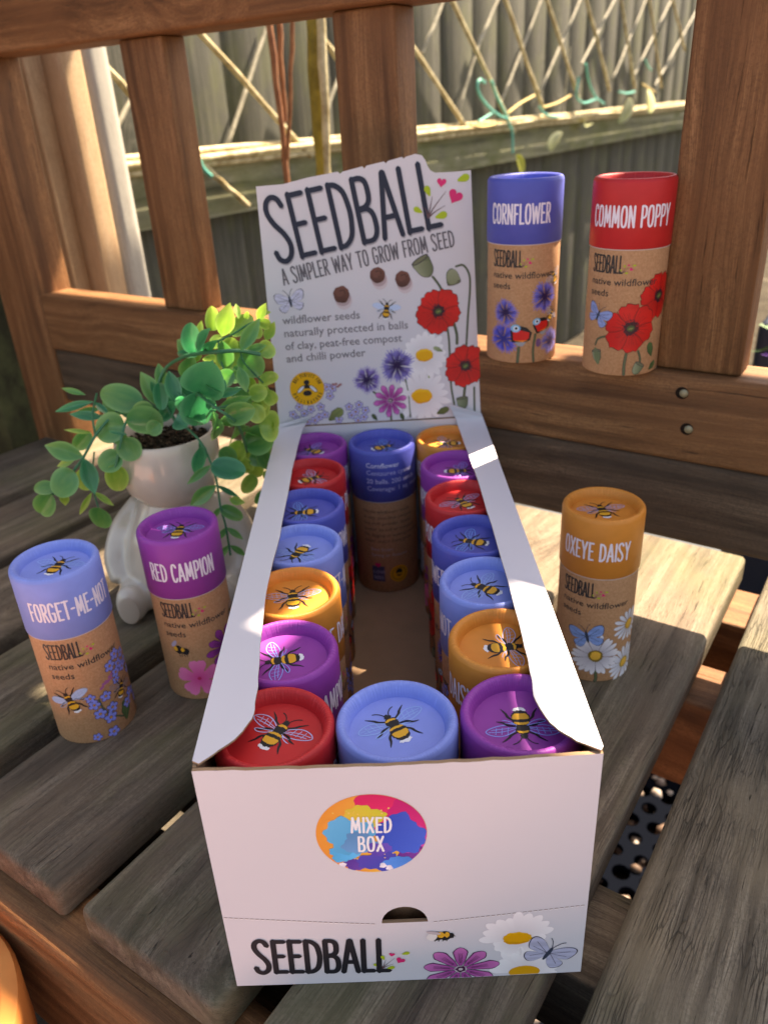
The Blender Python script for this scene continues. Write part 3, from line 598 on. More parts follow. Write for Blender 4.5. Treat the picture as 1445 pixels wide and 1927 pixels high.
# torn flaps left along both long sides
def flap(name,outer,inner,th=.7):
    I=crom(inner,3); O=[Vector(outer[0]).lerp(Vector(outer[1]),i/(len(I)-1)) for i in range(len(I))]
    rr=random.Random(5); n=len(I); v=[];f=[];fm=[]
    for i in range(n):
        j=Vector((rr.uniform(-.25,.25),rr.uniform(-.2,.2),0)) if 0<i<n-1 else Vector((0,0,0))
        v+= [O[i],I[i]+j,O[i]-Vector((0,0,th)),I[i]+j-Vector((0,0,th))]
    for i in range(n-1):
        a=4*i;b=a+4; f+=[(a,b,b+1,a+1),(a+2,a+3,b+3,b+2),(a,a+2,b+2,b),(a+1,b+1,b+3,a+3)]; fm+=[0,2 if i<n-8 else 0,0,1 if i<n-8 else 0]
    f+=[(0,1,3,2),(4*n-4,4*n-2,4*n-1,4*n-3)]; fm+=[1,0]
    me=mk(name,v,f,CM,fm=fm); auto(me,30); bm=bmesh.new(); bm.from_mesh(me); bmesh.ops.recalc_face_normals(bm,faces=bm.faces); bm.to_mesh(me); bm.free()
    return link(name,me,box)
ZF=101.8
flap('side_flap',((-62.6,3.4,ZF),(-62.9,284,ZF+1)),[(-60.4,2.1,101.8),(-56.8,5.5,101.8),(-51.2,11.7,101.8),(-48.1,16.8,101.8),(-46.5,22.8,101.8),(-46.5,31.4,101.8),(-47.5,48.3,101.8),(-49.7,81.4,101.8),(-49.8,108.9,101.8),(-49.0,141.1,101.8),(-49.1,185.5,101.8),(-48.6,233.2,101.8),(-47.0,278.0,101.9),(-41.9,280.0,109.1)])
flap('side_flap',((60.6,0,ZF),(62.8,284,ZF+1)),[(59.6,-1.4,101.8),(55.4,1.3,101.8),(50.2,6.5,101.8),(47.4,11.3,101.8),(45.0,19.1,101.8),(44.9,26.8,101.8),(46.2,42.9,101.8),(46.8,65.0,101.8),(47.8,94.5,101.8),(48.0,139.9,101.8),(48.0,185.5,101.8),(47.6,227.1,101.8),(47.8,278.0,98.0),(42.9,280.0,111.0)])
HO=[(-74.09,4.99),(-60.36,137.89),(-45.69,138.22),(-31.90,140.83),(-20.08,142.29),(-15.53,142.89),(-14.27,141.75),(-12.85,142.75),(-1.93,144.83),(-0.92,143.70),(0.33,145.04),(9.83,146.68),(10.85,145.65),(12.07,146.81),(19.75,148.46),(20.61,147.52),(21.99,148.43),(26.94,149.56),(30.49,148.73),(32.38,146.02),(33.47,143.26),(34.94,140.96),(37.43,139.67),(47.35,139.66),(56.82,140.00),(62.64,1.28)]
HO[0]=(-62.4,.2); HO[-1]=(62.4,.2)
hp=slab('header_panel',HO,[],1.3,hmap,CW,9,box)
# header print
a=Art(); fb=random.seed(11)
def seg(h): return h
fitword(a,'SEEDBALL',(-52.85,97.16),(40.51,111.94),34.3,NAVY,6,.082,.075)
# soft drop line under the letters
fitword(a,'SEEDBALL',(-52.55,96.42),(40.87,111.22),34.3,(.34,.32,.36),5,.082,.075)
sp=(34.59,116.17); sprig(a,sp[0]-1.5,sp[1]+.5,18.5,-.06,6)
fitword(a,'A SIMPLER WAY TO GROW FROM SEED',(-50.56,84.87),(47.80,100.94),8.8,(.12,.11,.13),4,.105,.12)
GR=(.20,.18,.20)
for s_,p,e in (('wildflower seeds',(-53.67,62.63),(-8.47,63.21)),('naturally protected in balls',(-53.69,55.05),(19.60,55.85)),('of clay, peat-free compost',(-53.71,47.36),(15.69,48.42)),('and chilli powder',(-53.69,39.97),(-6.42,40.91))):
    L=math.hypot(e[0]-p[0],e[1]-p[1]); ro=math.atan2(e[1]-p[1],e[0]-p[0]); b=Art(); wd=b.sans(s_,0,0,6.6,GR,3); a.sans(s_,p[0],p[1],6.6,GR,4,L/wd,ro,bold=.03)
for p,r in (((-18.29,77.52),4.7),((3.21,87.21),4.4),((17.62,84.40),4.4)):
    a.ell(p[0]+1.2,p[1]-3.4,r*1.02,r*1.1,(.62,.52,.54),2,22); a.ell(p[0]+.7,p[1]-2,r*1.0,r*1.0,(.45,.33,.34),2.5,22); a.ell(p[0],p[1],r,r*1.04,(.07,.025,.02),4,22,jit=.05,col2=(.19,.07,.05)); a.ell(p[0]-.8,p[1]+1,r*.5,r*.5,(.16,.06,.045),5,14,jit=.2); a.stroke([(p[0]-1,p[1]+2),(p[0]+1.6,p[1]+2.4),(p[0]+2.4,p[1]+.6)],.35,(.05,.02,.015),6,True)
p=(-48.01,75.39); butterfly(a,p[0],p[1],14,.15,(.55,.53,.66)); p=(7.23,66.66); bee(a,p[0],p[1],9,-.15,(.45,.55,.75),4,True)
p=(52.98,31.89); q=(37.68,64.98)
stem(a,[(34.77,84.86),(38.01,80.52),(40.31,76.19)],.9); stem(a,[(48.14,89.91),(52.41,90.32),(55.70,85.11),(56.14,76.73),(54.92,61.63),(53.52,39.13)],.8); stem(a,[(42.85,54.55),(43.69,45.66),(44.34,21.31),(46.19,8.10)],.8); stem(a,[(46.33,58.73),(48.20,51.32),(48.33,45.40)],1.1); stem(a,[(52.90,19.78),(51.27,4.09)],1.1); stem(a,[(58.45,18.42),(58.64,2.59)],.8)
poppyf(a,q[0],q[1],13.4,1.02,.25,4,5); poppyf(a,p[0]+.2,p[1],13,1,.5,5,7)
u=(30.17,90.33); pod(a,u[0],u[1],12,.55,4); u=(46.17,84.24); pod(a,u[0],u[1],9,-2.9,4); a.ell(u[0],u[1],3.4,4.4,(.22,.24,.13),6,14,col2=(.3,.32,.2)); u=(51.30,8.87); pod(a,u[0],u[1],8,.1,4)
for c,s_ in (((28.72,39.52),.95),((26.48,14.52),1.15)):
    for i in range(18):
        an=2*PI*i/18+.1; a.petal(c[0],c[1],an,3,random.uniform(12.5,16)*s_,2.1,(.70,.66,.68),1+(i%3)*.15,col2=(.86,.83,.84),line=(.62,.57,.6),lw=.25,tipw=.7)
    a.ell(c[0],c[1],5.6*s_,4.0*s_,lin(222,150,20),4,26,jit=.06,col2=lin(246,190,40)); a.ell(c[0],c[1]-.3,4.4*s_,2.8*s_,lin(236,170,24),5,20,jit=.1)
stem(a,[(31.04,33.34),(31.04,25.68)],.9,col=(.3,.36,.1)); stem(a,[(16.76,25.47),(18.24,16.57),(18.92,1.69)],.7)
u=(-6.30,26.28); cornfl(a,u[0],u[1],8.2,lin(112,92,160),lin(150,130,205)); u=(12.12,34.21); cornfl(a,u[0],u[1],10.4,lin(104,90,160),lin(146,136,208),n=18)
stem(a,[(-3.21,18.85),(1.17,15.46)],.8); stem(a,[(6.94,8.79),(7.10,-0.85)],.8)
u=(7.12,12.80); campion(a,u[0],u[1],10.6,10,lin(214,110,186),lin(180,60,150),.15,4)
for c in ((-53.15,7.61),(-48.85,12.04),(-46.21,7.63),(-41.91,10.04),(-35.69,11.27),(-37.25,4.97),(-33.56,6.26),(-29.57,17.76),(-31.12,23.57),(-27.70,22.34),(-39.98,2.99),(-50.64,4.04),(-18.46,10.27),(-12.29,11.18),(-8.44,7.56),(-14.61,6.86),(-17.30,4.88),(-9.72,3.37),(-25.14,2.66),(-44.67,2.19),(-13.43,1.43)): fmn(a,c[0],c[1],2.6,3,col=lin(168,160,200))
for i in range(7): u=(-25.03,24.25); a.ell(u[0]-3+i*.9,u[1]+random.uniform(-1,1),.9,.7,lin(170,110,110),4,9)
u=(-31.31,2.48); leafshape(a,u[0],u[1],11,3,.65,(.14,.16,.05),4); u=(35.36,2.88); leafshape(a,u[0],u[1],8,2,.4,(.08,.1,.03),4)
for z_ in ((770,1622),(930,1615),(1110,1215),(1170,1240)): pass
u=(14.74,-0.21); leafshape(a,u[0],u[1],5,1.2,1.9,(.05,.07,.03),3); u=(-1.66,0.75); leafshape(a,u[0],u[1],5,1.2,2.2,(.05,.07,.03),3); u=(39.67,41.41); leafshape(a,u[0],u[1],6,1.2,2.7,(.2,.24,.12),3)
u=(-43.03,23.22); seal(a,u[0],u[1],10.4,7)
link('header_print',a.build('header_print',hmap,dz=.045,cut=4,clip=(((62,0,0),(1,0,0)),((-62,0,0),(-1,0,0)),((0,.3,0),(0,-1,0)))),hp)
# front print
a=Art(); random.seed(5)
x0=(-61.51,35.80); x1=(-9.81,30.42); x2=(9.78,30.39); x3=(61.61,34.63)
for A_,B_ in ((x0,x1),(x2,x3)):
    L=math.hypot(B_[0]-A_[0],B_[1]-A_[1]); n=int(L/1.75)
    for i in range(n):
        f0=i/n; f1=(i+.58)/n; P=[(A_[0]+(B_[0]-A_[0])*f,A_[1]+(B_[1]-A_[1])*f) for f in (f0,f1)]; a.stroke(P,.42,(.33,.25,.25),1); a.stroke([(x,y-.3) for x,y in P],.25,(.95,.93,.93),1.6)
SB=(-54.11,6.97); SE=(-6.52,5.54); ST=(-51.91,24.23)
fitword(a,'SEEDBALL',SB,SE,(ST[1]-SB[1])*.98,(.012,.012,.018),6,.118,.075)
sp=(-8.97,7.28); sprig(a,sp[0],sp[1],7.6,-.12,6)
u=(38.61,19.80); 
for i in range(20):
    an=PI*(.0+ i/19)+.0; a.petal(u[0],u[1],2*PI*i/20,3,random.uniform(11.5,14.5)*(.95 if sin(2*PI*i/20)>0 else .75),1.9,(.72,.66,.68),1+(i%3)*.1,col2=(.90,.85,.86),line=(.68,.6,.63),lw=.2,tipw=.7)
a.ell(u[0],u[1],5.0,3.2,lin(205,140,20),3,30,jit=.07,col2=lin(240,180,30)); a.ell(u[0],u[1]+.2,4.2,2.3,lin(226,160,24),4,24,jit=.15); stem(a,[(u[0]-2,u[1]-4.5),(u[0]-2.4,u[1]-7.5)],.9,col=(.3,.36,.1))
u=(41.59,1.83)
for i in range(13): a.petal(u[0],u[1],PI*(i-.5)/12,3,random.uniform(11,14),1.6,(.74,.68,.7),1+(i%3)*.1,col2=(.90,.86,.87),line=(.7,.62,.65),lw=.2,tipw=.7)
a.poly([(u[0]+5.6*cos(t),max(u[1]-1.4,u[1]+3.2*sin(t))) for t in [PI*2*i/26 for i in range(26)]],lin(222,156,24),3)
u=(18.76,4.89); campion(a,u[0],u[1]+.2,14,9,lin(206,112,178),lin(160,64,140),PI/2,4,sq=.86,w=.17)
u=(49.60,10.96); butterfly(a,u[0],u[1],15,-.5,(.42,.42,.56),4)
u=(11.68,22.98)
for dx,dy,rx,ry,c in ((-2.6,0,1.6,1.4,(.75,.7,.68)),(-.9,.1,2.1,1.7,BLK),(1.6,.1,1.9,1.6,BLK),(.3,.5,1.1,1.1,YEL),(2.2,.5,.8,1.0,YEL),(3.6,.1,1,1,BLK)): a.ell(u[0]+dx*1.1,u[1]+dy*1.4,rx*1.1,ry*1.4,c,5 if c==BLK else 6.2,14,jit=.12)
a.ell(u[0]-2.2,u[1]+1.9,2.6,.8,(.52,.44,.46),7,12,-.25)
for q in range(4): a.stroke([(u[0]-1.4+q*1.3,u[1]-1),(u[0]-1.9+q*1.4,u[1]-2.6)],.3,BLK,5)
a.stroke([(u[0]+4,u[1]+.3),(u[0]+5.4,u[1]-.3)],.22,BLK,5)
link('front_print',a.build('front_print',fmap,dz=.03,cut=5,clip=(((61.6,0,0),(1,0,0)),((0,.4,0),(0,-1,0)))),fp)
# oval sticker
a=Art(); random.seed(21); u=(-9.21,72.66); rx=17.6; ry=17.0
def clip(pts):
    out=[]
    for x,y in pts:
        d=math.hypot(x/rx,y/ry); out.append((x/d*.995,y/d*.995) if d>.995 else (x,y))
    return out
def splash(x,y,r,col,lay,sq=.75,col2=None,m=42,j=.2):
    P=[];C=[]
    ph=[random.uniform(0,6) for _ in range(4)]
    for i in range(m):
        t=2*PI*i/m; R2=r*(1+j*(sin(3*t+ph[0])*.5+sin(5*t+ph[1])*.4+sin(11*t+ph[2])*.35)); P.append((x+R2*cos(t),(y+R2*sq*sin(t))*1.45)); f=.5+.5*sin(t+ph[3]); c2=col2 or tuple(min(1,c*1.3+.02) for c in col); C.append(tuple(col[k]*(1-f)+c2[k]*f for k in range(3)))
    a.poly([(u[0]+p_[0],u[1]+p_[1]) for p_ in clip(P)],col,lay,C)
a.poly([(u[0]+rx*cos(t),u[1]+ry*sin(t)) for t in [2*PI*i/60 for i in range(60)]],lin(238,160,70),1,[lin(236,150,60) if cos(2*PI*i/60)<-.2 else lin(240,190,80) for i in range(60)])
splash(4,7.5,9.5,lin(214,24,94),2,.62); splash(12,3.5,7.5,lin(200,20,110),2.4,.8); splash(14,-2.5,5,lin(196,60,150),2.8,.8); splash(13,-7,5,lin(110,40,140),3,.7); splash(-2,5.2,6.2,lin(206,200,60),3.4,.55,lin(230,190,70)); splash(-12,3,3.4,lin(236,150,60),3,.6); splash(9,-.6,8,lin(40,76,190),4,.75,lin(60,100,214)); splash(-7,0,8,lin(70,166,216),4.4,.66,lin(90,180,226)); splash(-4,-2.5,5.5,lin(84,140,190),4.8,.6); splash(-9,-5.6,5,lin(66,170,222),4.2,.5); splash(2,-8.3,7,lin(60,74,180),5,.42,lin(88,70,180)); splash(8,-9,5,lin(60,130,214),5.4,.4); splash(2,-4.4,4,lin(90,64,170),5.2,.5); splash(-6,-9,3.6,lin(90,50,150),5,.5)
for c_ in ((3,-9.6),(-10,-9),(5,-10.4)): splash(c_[0],c_[1],1.1,(.75,.7,.8),6,.7)
for i in range(16): a.ell(u[0]+random.uniform(-12,10),u[1]+random.choice((random.uniform(8,12),random.uniform(-12,-8))),random.uniform(.15,.4),None,lin(240,200,110),6.4,8)
fitword(a,'MIXED',(-15.49,73.92),(-2.90,73.44),6.5,(.88,.86,.9),9,.12,.14); fitword(a,'BOX',(-13.79,65.55),(-5.64,65.33),6.5,(.88,.86,.9),9,.12,.14)
link('sticker',a.build('sticker',fmap,dz=.03,cut=5,mat=ink('glossy_sticker_ink',.25)),fp)
# ------------------------------------------------------------------ bench (local x runs along the backrest, y away from the sitter)
bench=empty('garden_bench',(0,0,0),-TH,'weathered slatted garden bench carrying the display box, tubes and plant pot','bench')
def part(name,L,W,H,c,axis,mat,bev=2,seg=3,parent=bench,label=None,tilt=(0,0,0)):
    me=boxmesh(name,L,W,H,mat,bev,seg)
    rot={'x':(0,0,0),'y':(0,0,PI/2),'z':(0,-PI/2,PI/2),'zx':(0,-PI/2,0)}[axis]
    e=(Euler(tilt).to_matrix()@Euler(rot).to_matrix()).to_euler()
    o=link(name,me,parent,c,e)
    if label:o['label']=label
    return o
def yslat(name,t0,t1,s0,s1,zt,th,mat,bev=3.6,**k): return part(name,s1-s0,t1-t0,th,((t0+t1)/2,(s0+s1)/2,zt-th/2),'y',mat,bev,4,**k)
for t0,t1,mt in ((-594,-506,'seat'),(-489,-412,'seat'),(-397,-322,'seat'),(-306,-234,'seat'),(-217,-140,'seat'),(-125,-50,'seat'),(-34,41,'seat'),(57,133,'seatB'),(149,225,'seatB'),(241,316,'seat')):
    yslat('seat_slat',t0,t1,-48,353,0,20,M[mt])
# carrying rails under the slats
for s0,s1,dp in ((-58,-28,92),(40,84,40),(215,252,60),(300,343,60)):
    part('seat_rail',960,s1-s0,dp,(-120,(s0+s1)/2,-20.5-dp/2),'x',M['cedar' if s0<0 or s0>100 else 'seat'],7 if s0<0 else 1.5,4)
part('lower_stretcher',960,40,20,(-120,10,-75),'x',M['seat'],2)
# backrest
SR=269
part('back_rail',950,32,48.4,(-70,SR+16,118.2),'x',M['cedar'],2.5,4)
part('back_rail',950,10,50.5,(-70,SR+6.5,69),'x',M['cedarD'],4,4,label='darker lower board of backrest')
part('top_rail',950,36,48,(-70,SR+18,347),'x',M['cedar'],3,4)
def bslat(a,b,s0,th,z0,z1,mats=('cedar',)):
    return part('back_slat',z1-z0,b-a,th,((a+b)/2,s0+th/2,(z0+z1)/2),'z',M[mats[0]],1.5,2)
for a,b in ((-392,-350),(-211,-169),(-11.5,31.5),(165,207)): bslat(a,b,SR+7,21,142.6,322.8)
part('corner_post',470,62,34,(-575,SR+17,150),'z',M['cedar'],3,3)
part('corner_post',470,62,34,(420,SR+17,150),'z',M['cedar'],3,3)
for x in (-560,330): part('leg',380,60,45,(x,-10,-240),'z',M['cedar'],3,3)
for x in (-560,330): part('leg',380,60,45,(x,322,-240),'z',M['cedar'],3,3)
# screw heads sunk in the back rail
def screw(c):
    me=lathe('screw',[(0,1.2),(1.2,1.2),(2.1,.6),(2.3,0),(2.4,-1)],[METAL],16); o=link('screw',me,bench,c,(PI/2,0,0)); return o
mm=N('dull_screw',.5,.5); mm.col((.3,.26,.16)); mm.b.inputs['Metallic'].default_value=.5; METAL=mm.m
dk=N('screw_hole_stain',.9,.1); dk.col((.02,.012,.008)); HOLE=dk.m
for c in ((6.8,268.8,132.8),(11.6,268.8,113.4)):
    screw(c); me=lathe('screw_hole',[(0,.15),(2.6,.15),(3.3,0)],[HOLE],18); link('screw_hole',me,bench,(c[0]-1,c[1]-.1,c[2]),(PI/2,0,0))
# ------------------------------------------------------------------ ceramic figure pot
def ceramic():
    m=N('cream_glazed_ceramic',.18,.5); tc=m.n('TexCoord').outputs['Object']
    n=m.noise(tc,28,3); m.col(m.mix(m.ramp(n,[(.35,g3(0)),(.7,g3(1))]),(.56,.46,.37),(.68,.59,.50))); m.b.inputs['Coat Weight'].default_value=.4; m.b.inputs['Coat Roughness'].default_value=.08
    m.nor(m.bump(m.noise(tc,70,2),.15,.001)); return m.m
CER=ceramic(); m_=N('unglazed_clay',.8,.2); m_.col((.52,.42,.34)); CLAY=m_.m
PX,PY=-129,268
pot=empty('figure_plant_pot',(PX,PY,0),0,'cream glazed pot shaped like a seated figure, holding the artificial plant','plant pot')
def remesh(name,meshes,vox,mat,parent,loc=(0,0,0)):
    bm=bmesh.new()
    for me,mx in meshes:
        t=bmesh.new(); t.from_mesh(me); bmesh.ops.transform(t,matrix=mx,verts=t.verts); tm=bpy.data.meshes.new('t'); t.to_mesh(tm); t.free(); bm.from_mesh(tm); bpy.data.meshes.remove(tm)
    me=bpy.data.meshes.new(name); bm.to_mesh(me); bm.free(); me.materials.clear(); me.materials.append(mat)
    o=link(name,me); r=o.modifiers.new('r','REMESH'); r.mode='VOXEL'; r.voxel_size=vox*MM; r.use_smooth_shade=True
    s_=o.modifiers.new('s','SMOOTH'); s_.iterations=8; s_.factor=.6
    dg=bpy.context.evaluated_depsgraph_get(); dg.update(); nm=bpy.data.meshes.new_from_object(o.evaluated_get(dg)); bpy.data.objects.remove(o)
    nm.name=name; nm.materials.clear(); nm.materials.append(mat); nm.polygons.foreach_set('use_smooth',[True]*len(nm.polygons))
    return link(name,nm,parent,loc)
def sph(rx,ry,rz,c,rot=(0,0,0)):
    bm=bmesh.new(); bmesh.ops.create_uvsphere(bm,u_segments=28,v_segments=18,radius=1); me=bpy.data.meshes.new('s'); bm.to_mesh(me); bm.free()
    return me,Matrix.Translation(Vector(c)*MM)@Euler(rot).to_matrix().to_4x4()@Matrix.Diagonal((rx*MM,ry*MM,rz*MM,1))
torso=lathe('t',[(0,0),(33,0),(38,5),(40,16),(39,30),(34,46),(27,58),(23,66),(21,72),(0,72)],[CER],48)
legs=[]
def limb(P,R):
    n=len(P)-1; C=crom(P,5); me=tubemesh('l',C,10,CER,16,rf=lambda f:R[min(int(f*n),n-1)]*(1-(f*n-min(int(f*n),n-1)))+R[min(int(f*n),n-1)+1]*(f*n-min(int(f*n),n-1)))
    return me,Matrix.Identity(4)
parts_=[(torso,Matrix.Identity(4))]
for sd in (-1,1):
    parts_.append(limb([(sd*22,4,60),(sd*34,-2,46),(sd*40,-10,30),(sd*37,-20,18)],[9,10,9.5,8]))
    parts_.append(limb([(sd*24,-6,13),(sd*27,-20,12),(sd*28,-34,12),(sd*28,-37,13)],[14,12.5,11,10]))
    parts_.append(sph(9.5,7,13,(sd*28,-39,13)))
remesh('figure_body',parts_,1.6,CER,pot)
for sd in (-1,1):
    me,mx=sph(6.5,1.2,9.5,(sd*28,-45.4,12)); o=link('foot_sole',me,pot); o.matrix_basis=mx; me.materials.append(CLAY); me.polygons.foreach_set('use_smooth',[True]*len(me.polygons))
link('head_bowl',lathe('head_bowl',[(0,64),(14,64.5),(22,68),(28,76),(30.5,87),(30.6,98),(29.6,107),(29,108.5),(28,108.6),(27.2,107),(27.6,98),(26,88),(0,84)],[CER],72),pot)
sm=N('potting_mix',.95,.1); tc=sm.n('TexCoord').outputs['Object']; sm.col(sm.ramp(sm.noise(tc,500,3),[(.35,(.012,.009,.006)),(.6,(.06,.04,.025)),(.75,(.22,.16,.10))])); SOIL=sm.m
rr=random.Random(9); bm=bmesh.new()
for i in range(260):
    r=26*math.sqrt(rr.random()); t=rr.random()*2*PI; m4=Matrix.Translation(Vector((r*cos(t),r*sin(t),101+rr.uniform(-1,2.4)))*MM)@Euler((rr.random()*6,rr.random()*6,0)).to_matrix().to_4x4()@Matrix.Diagonal((rr.uniform(1,3)*MM,rr.uniform(.8,2)*MM,rr.uniform(.7,1.4)*MM,1))
    bmesh.ops.create_icosphere(bm,subdivisions=1,radius=1,matrix=m4)
me=bpy.data.meshes.new('bark_chips'); bm.to_mesh(me); bm.free(); me.materials.append(SOIL); o=link('bark_chips',me,pot); o['kind']='stuff'
link('soil',lathe('soil',[(26.8,99.5),(0,101.2)],[SOIL],40),pot)
# ------------------------------------------------------------------ artificial plant
def leafmat(name,c0,c1,tr):
    m=N(name,.38,.4); tc=m.n('TexCoord').outputs['Generated']; sp_=m.n('SeparateXYZ'); m.l(tc,sp_.inputs[0]); n=m.noise(tc,2.2,3)
    f=m.math('ADD',m.math('MULTIPLY',sp_.outputs[0],.9),m.math('MULTIPLY',m.math('SUBTRACT',n,.5),.9)); c=m.ramp(f,[(.15,c0),(.85,c1)]); ea=m.n('Attribute',attribute_name='edge'); c=m.mix(m.math('MULTIPLY',ea.outputs['Fac'],.5),c,tuple(min(1,x*1.5+.10) for x in c1)); m.col(c); m.b.inputs['Coat Weight'].default_value=.6; m.b.inputs['Coat Roughness'].default_value=.16
    ts=m.n('BsdfTranslucent'); m.l(m.mix(.25,c,tr),ts.inputs[0]); mx=m.n('MixShader'); mx.inputs[0].default_value=.42
    m.l(m.b.outputs[0],mx.inputs[1]); m.l(ts.outputs[0],mx.inputs[2]); m.l(mx.outputs[0],m.t.nodes['Material Output'].inputs[0]); m.nor(m.bump(n,.1,.001)); return m.m
LM=[leafmat('teal_leaf',(.015,.17,.085),(.05,.30,.12),(.03,.6,.12)),leafmat('green_leaf',(.05,.24,.07),(.17,.36,.09),(.15,.7,.05)),leafmat('lime_leaf',(.16,.38,.05),(.42,.58,.10),(.5,.85,.06))]
sg=N('leaf_stem',.4,.4); sg.col((.03,.16,.07)); STEM=sg.m
plant=empty('artificial_plant',(PX,PY,100),0,'trailing artificial plant with round teal and lime leaves growing out of the white pot','plant')
def leaf_mesh(kind,cup,fold):
    """unit leaf: base at origin, tip +x, width 1 (scaled per object)"""
    A=7;B=12; v=[];f=[]
    for j in range(B+1):
        t=j/B; wv=((max(0,1-(2*t**.85-1)**2))**.5 if kind==0 else sin(PI*t**.95)**.9) if 0<t<1 else 0.0; wv=max(wv,.05); t=t if kind else (.5-.5*cos(PI*t))*.97+.03*t; wv=((max(0,1-(2*t**.9-1)**2))**.5 if kind==0 and 0<j<B else wv)
        for i in range(A+1):
            s_=(i/A*2-1); y=s_*wv*.5; z=cup*(s_*s_)*wv*.5+fold*sin(PI*t)*.25-(.04 if abs(s_)<.2 else 0)
            v.append((t,y,z))
    for j in range(B):
        for i in range(A): a=j*(A+1)+i; f.append((a,a+A+1,a+A+2,a+1))
    me=mk('leaf',v,f,LM[0],True,s=1); at=me.attributes.new('edge','FLOAT','POINT')
    for j in range(B+1):
        for i in range(A+1): at.data[j*(A+1)+i].value=max(abs(i/A*2-1)**5,(j/B)**8,(1-j/B)**14)
    return me
LME={}
for kd in (0,1):
    for ci,(cu,fo) in enumerate(((.25,.3),(.12,-.2),(.35,.1))):
        for tn in range(3):
            me=leaf_mesh(kd,cu,fo); me.materials.clear(); me.materials.append(LM[tn]); LME[(kd,ci,tn)]=me
lr=random.Random(4)
CAMP=Vector((-.675,-174.4,274.3))
def leaf(bp,tp,wd,tone):
    bp=Vector(bp); tp=Vector(tp); d=tp-bp; L=max(d.length,2); tp=tp+Vector((0,lr.uniform(-.2,.2)*L,0)); d=(tp-bp); L=d.length; x=d.normalized()
    tc_=(CAMP-bp).normalized(); n=(tc_+Vector((lr.uniform(-.3,.3),lr.uniform(-.2,.2),lr.uniform(-.05,.35)))).normalized(); y=n.cross(x).normalized(); z=x.cross(y)
    kd=0 if wd/L>.46 else 1; tn=0 if tone<.55 else (1 if tone<1.35 else 2)
    o=link('leaf',LME[(kd,lr.randrange(3),tn)],plant); th_=wd*1.3; x_s=1.1
    o.matrix_basis=Matrix.Translation((bp-Vector((PX,PY,100)))*MM)@Matrix((x,y,z)).transposed().to_4x4()@Matrix.Diagonal((L*x_s*MM,th_*MM,th_*MM,1)); return o
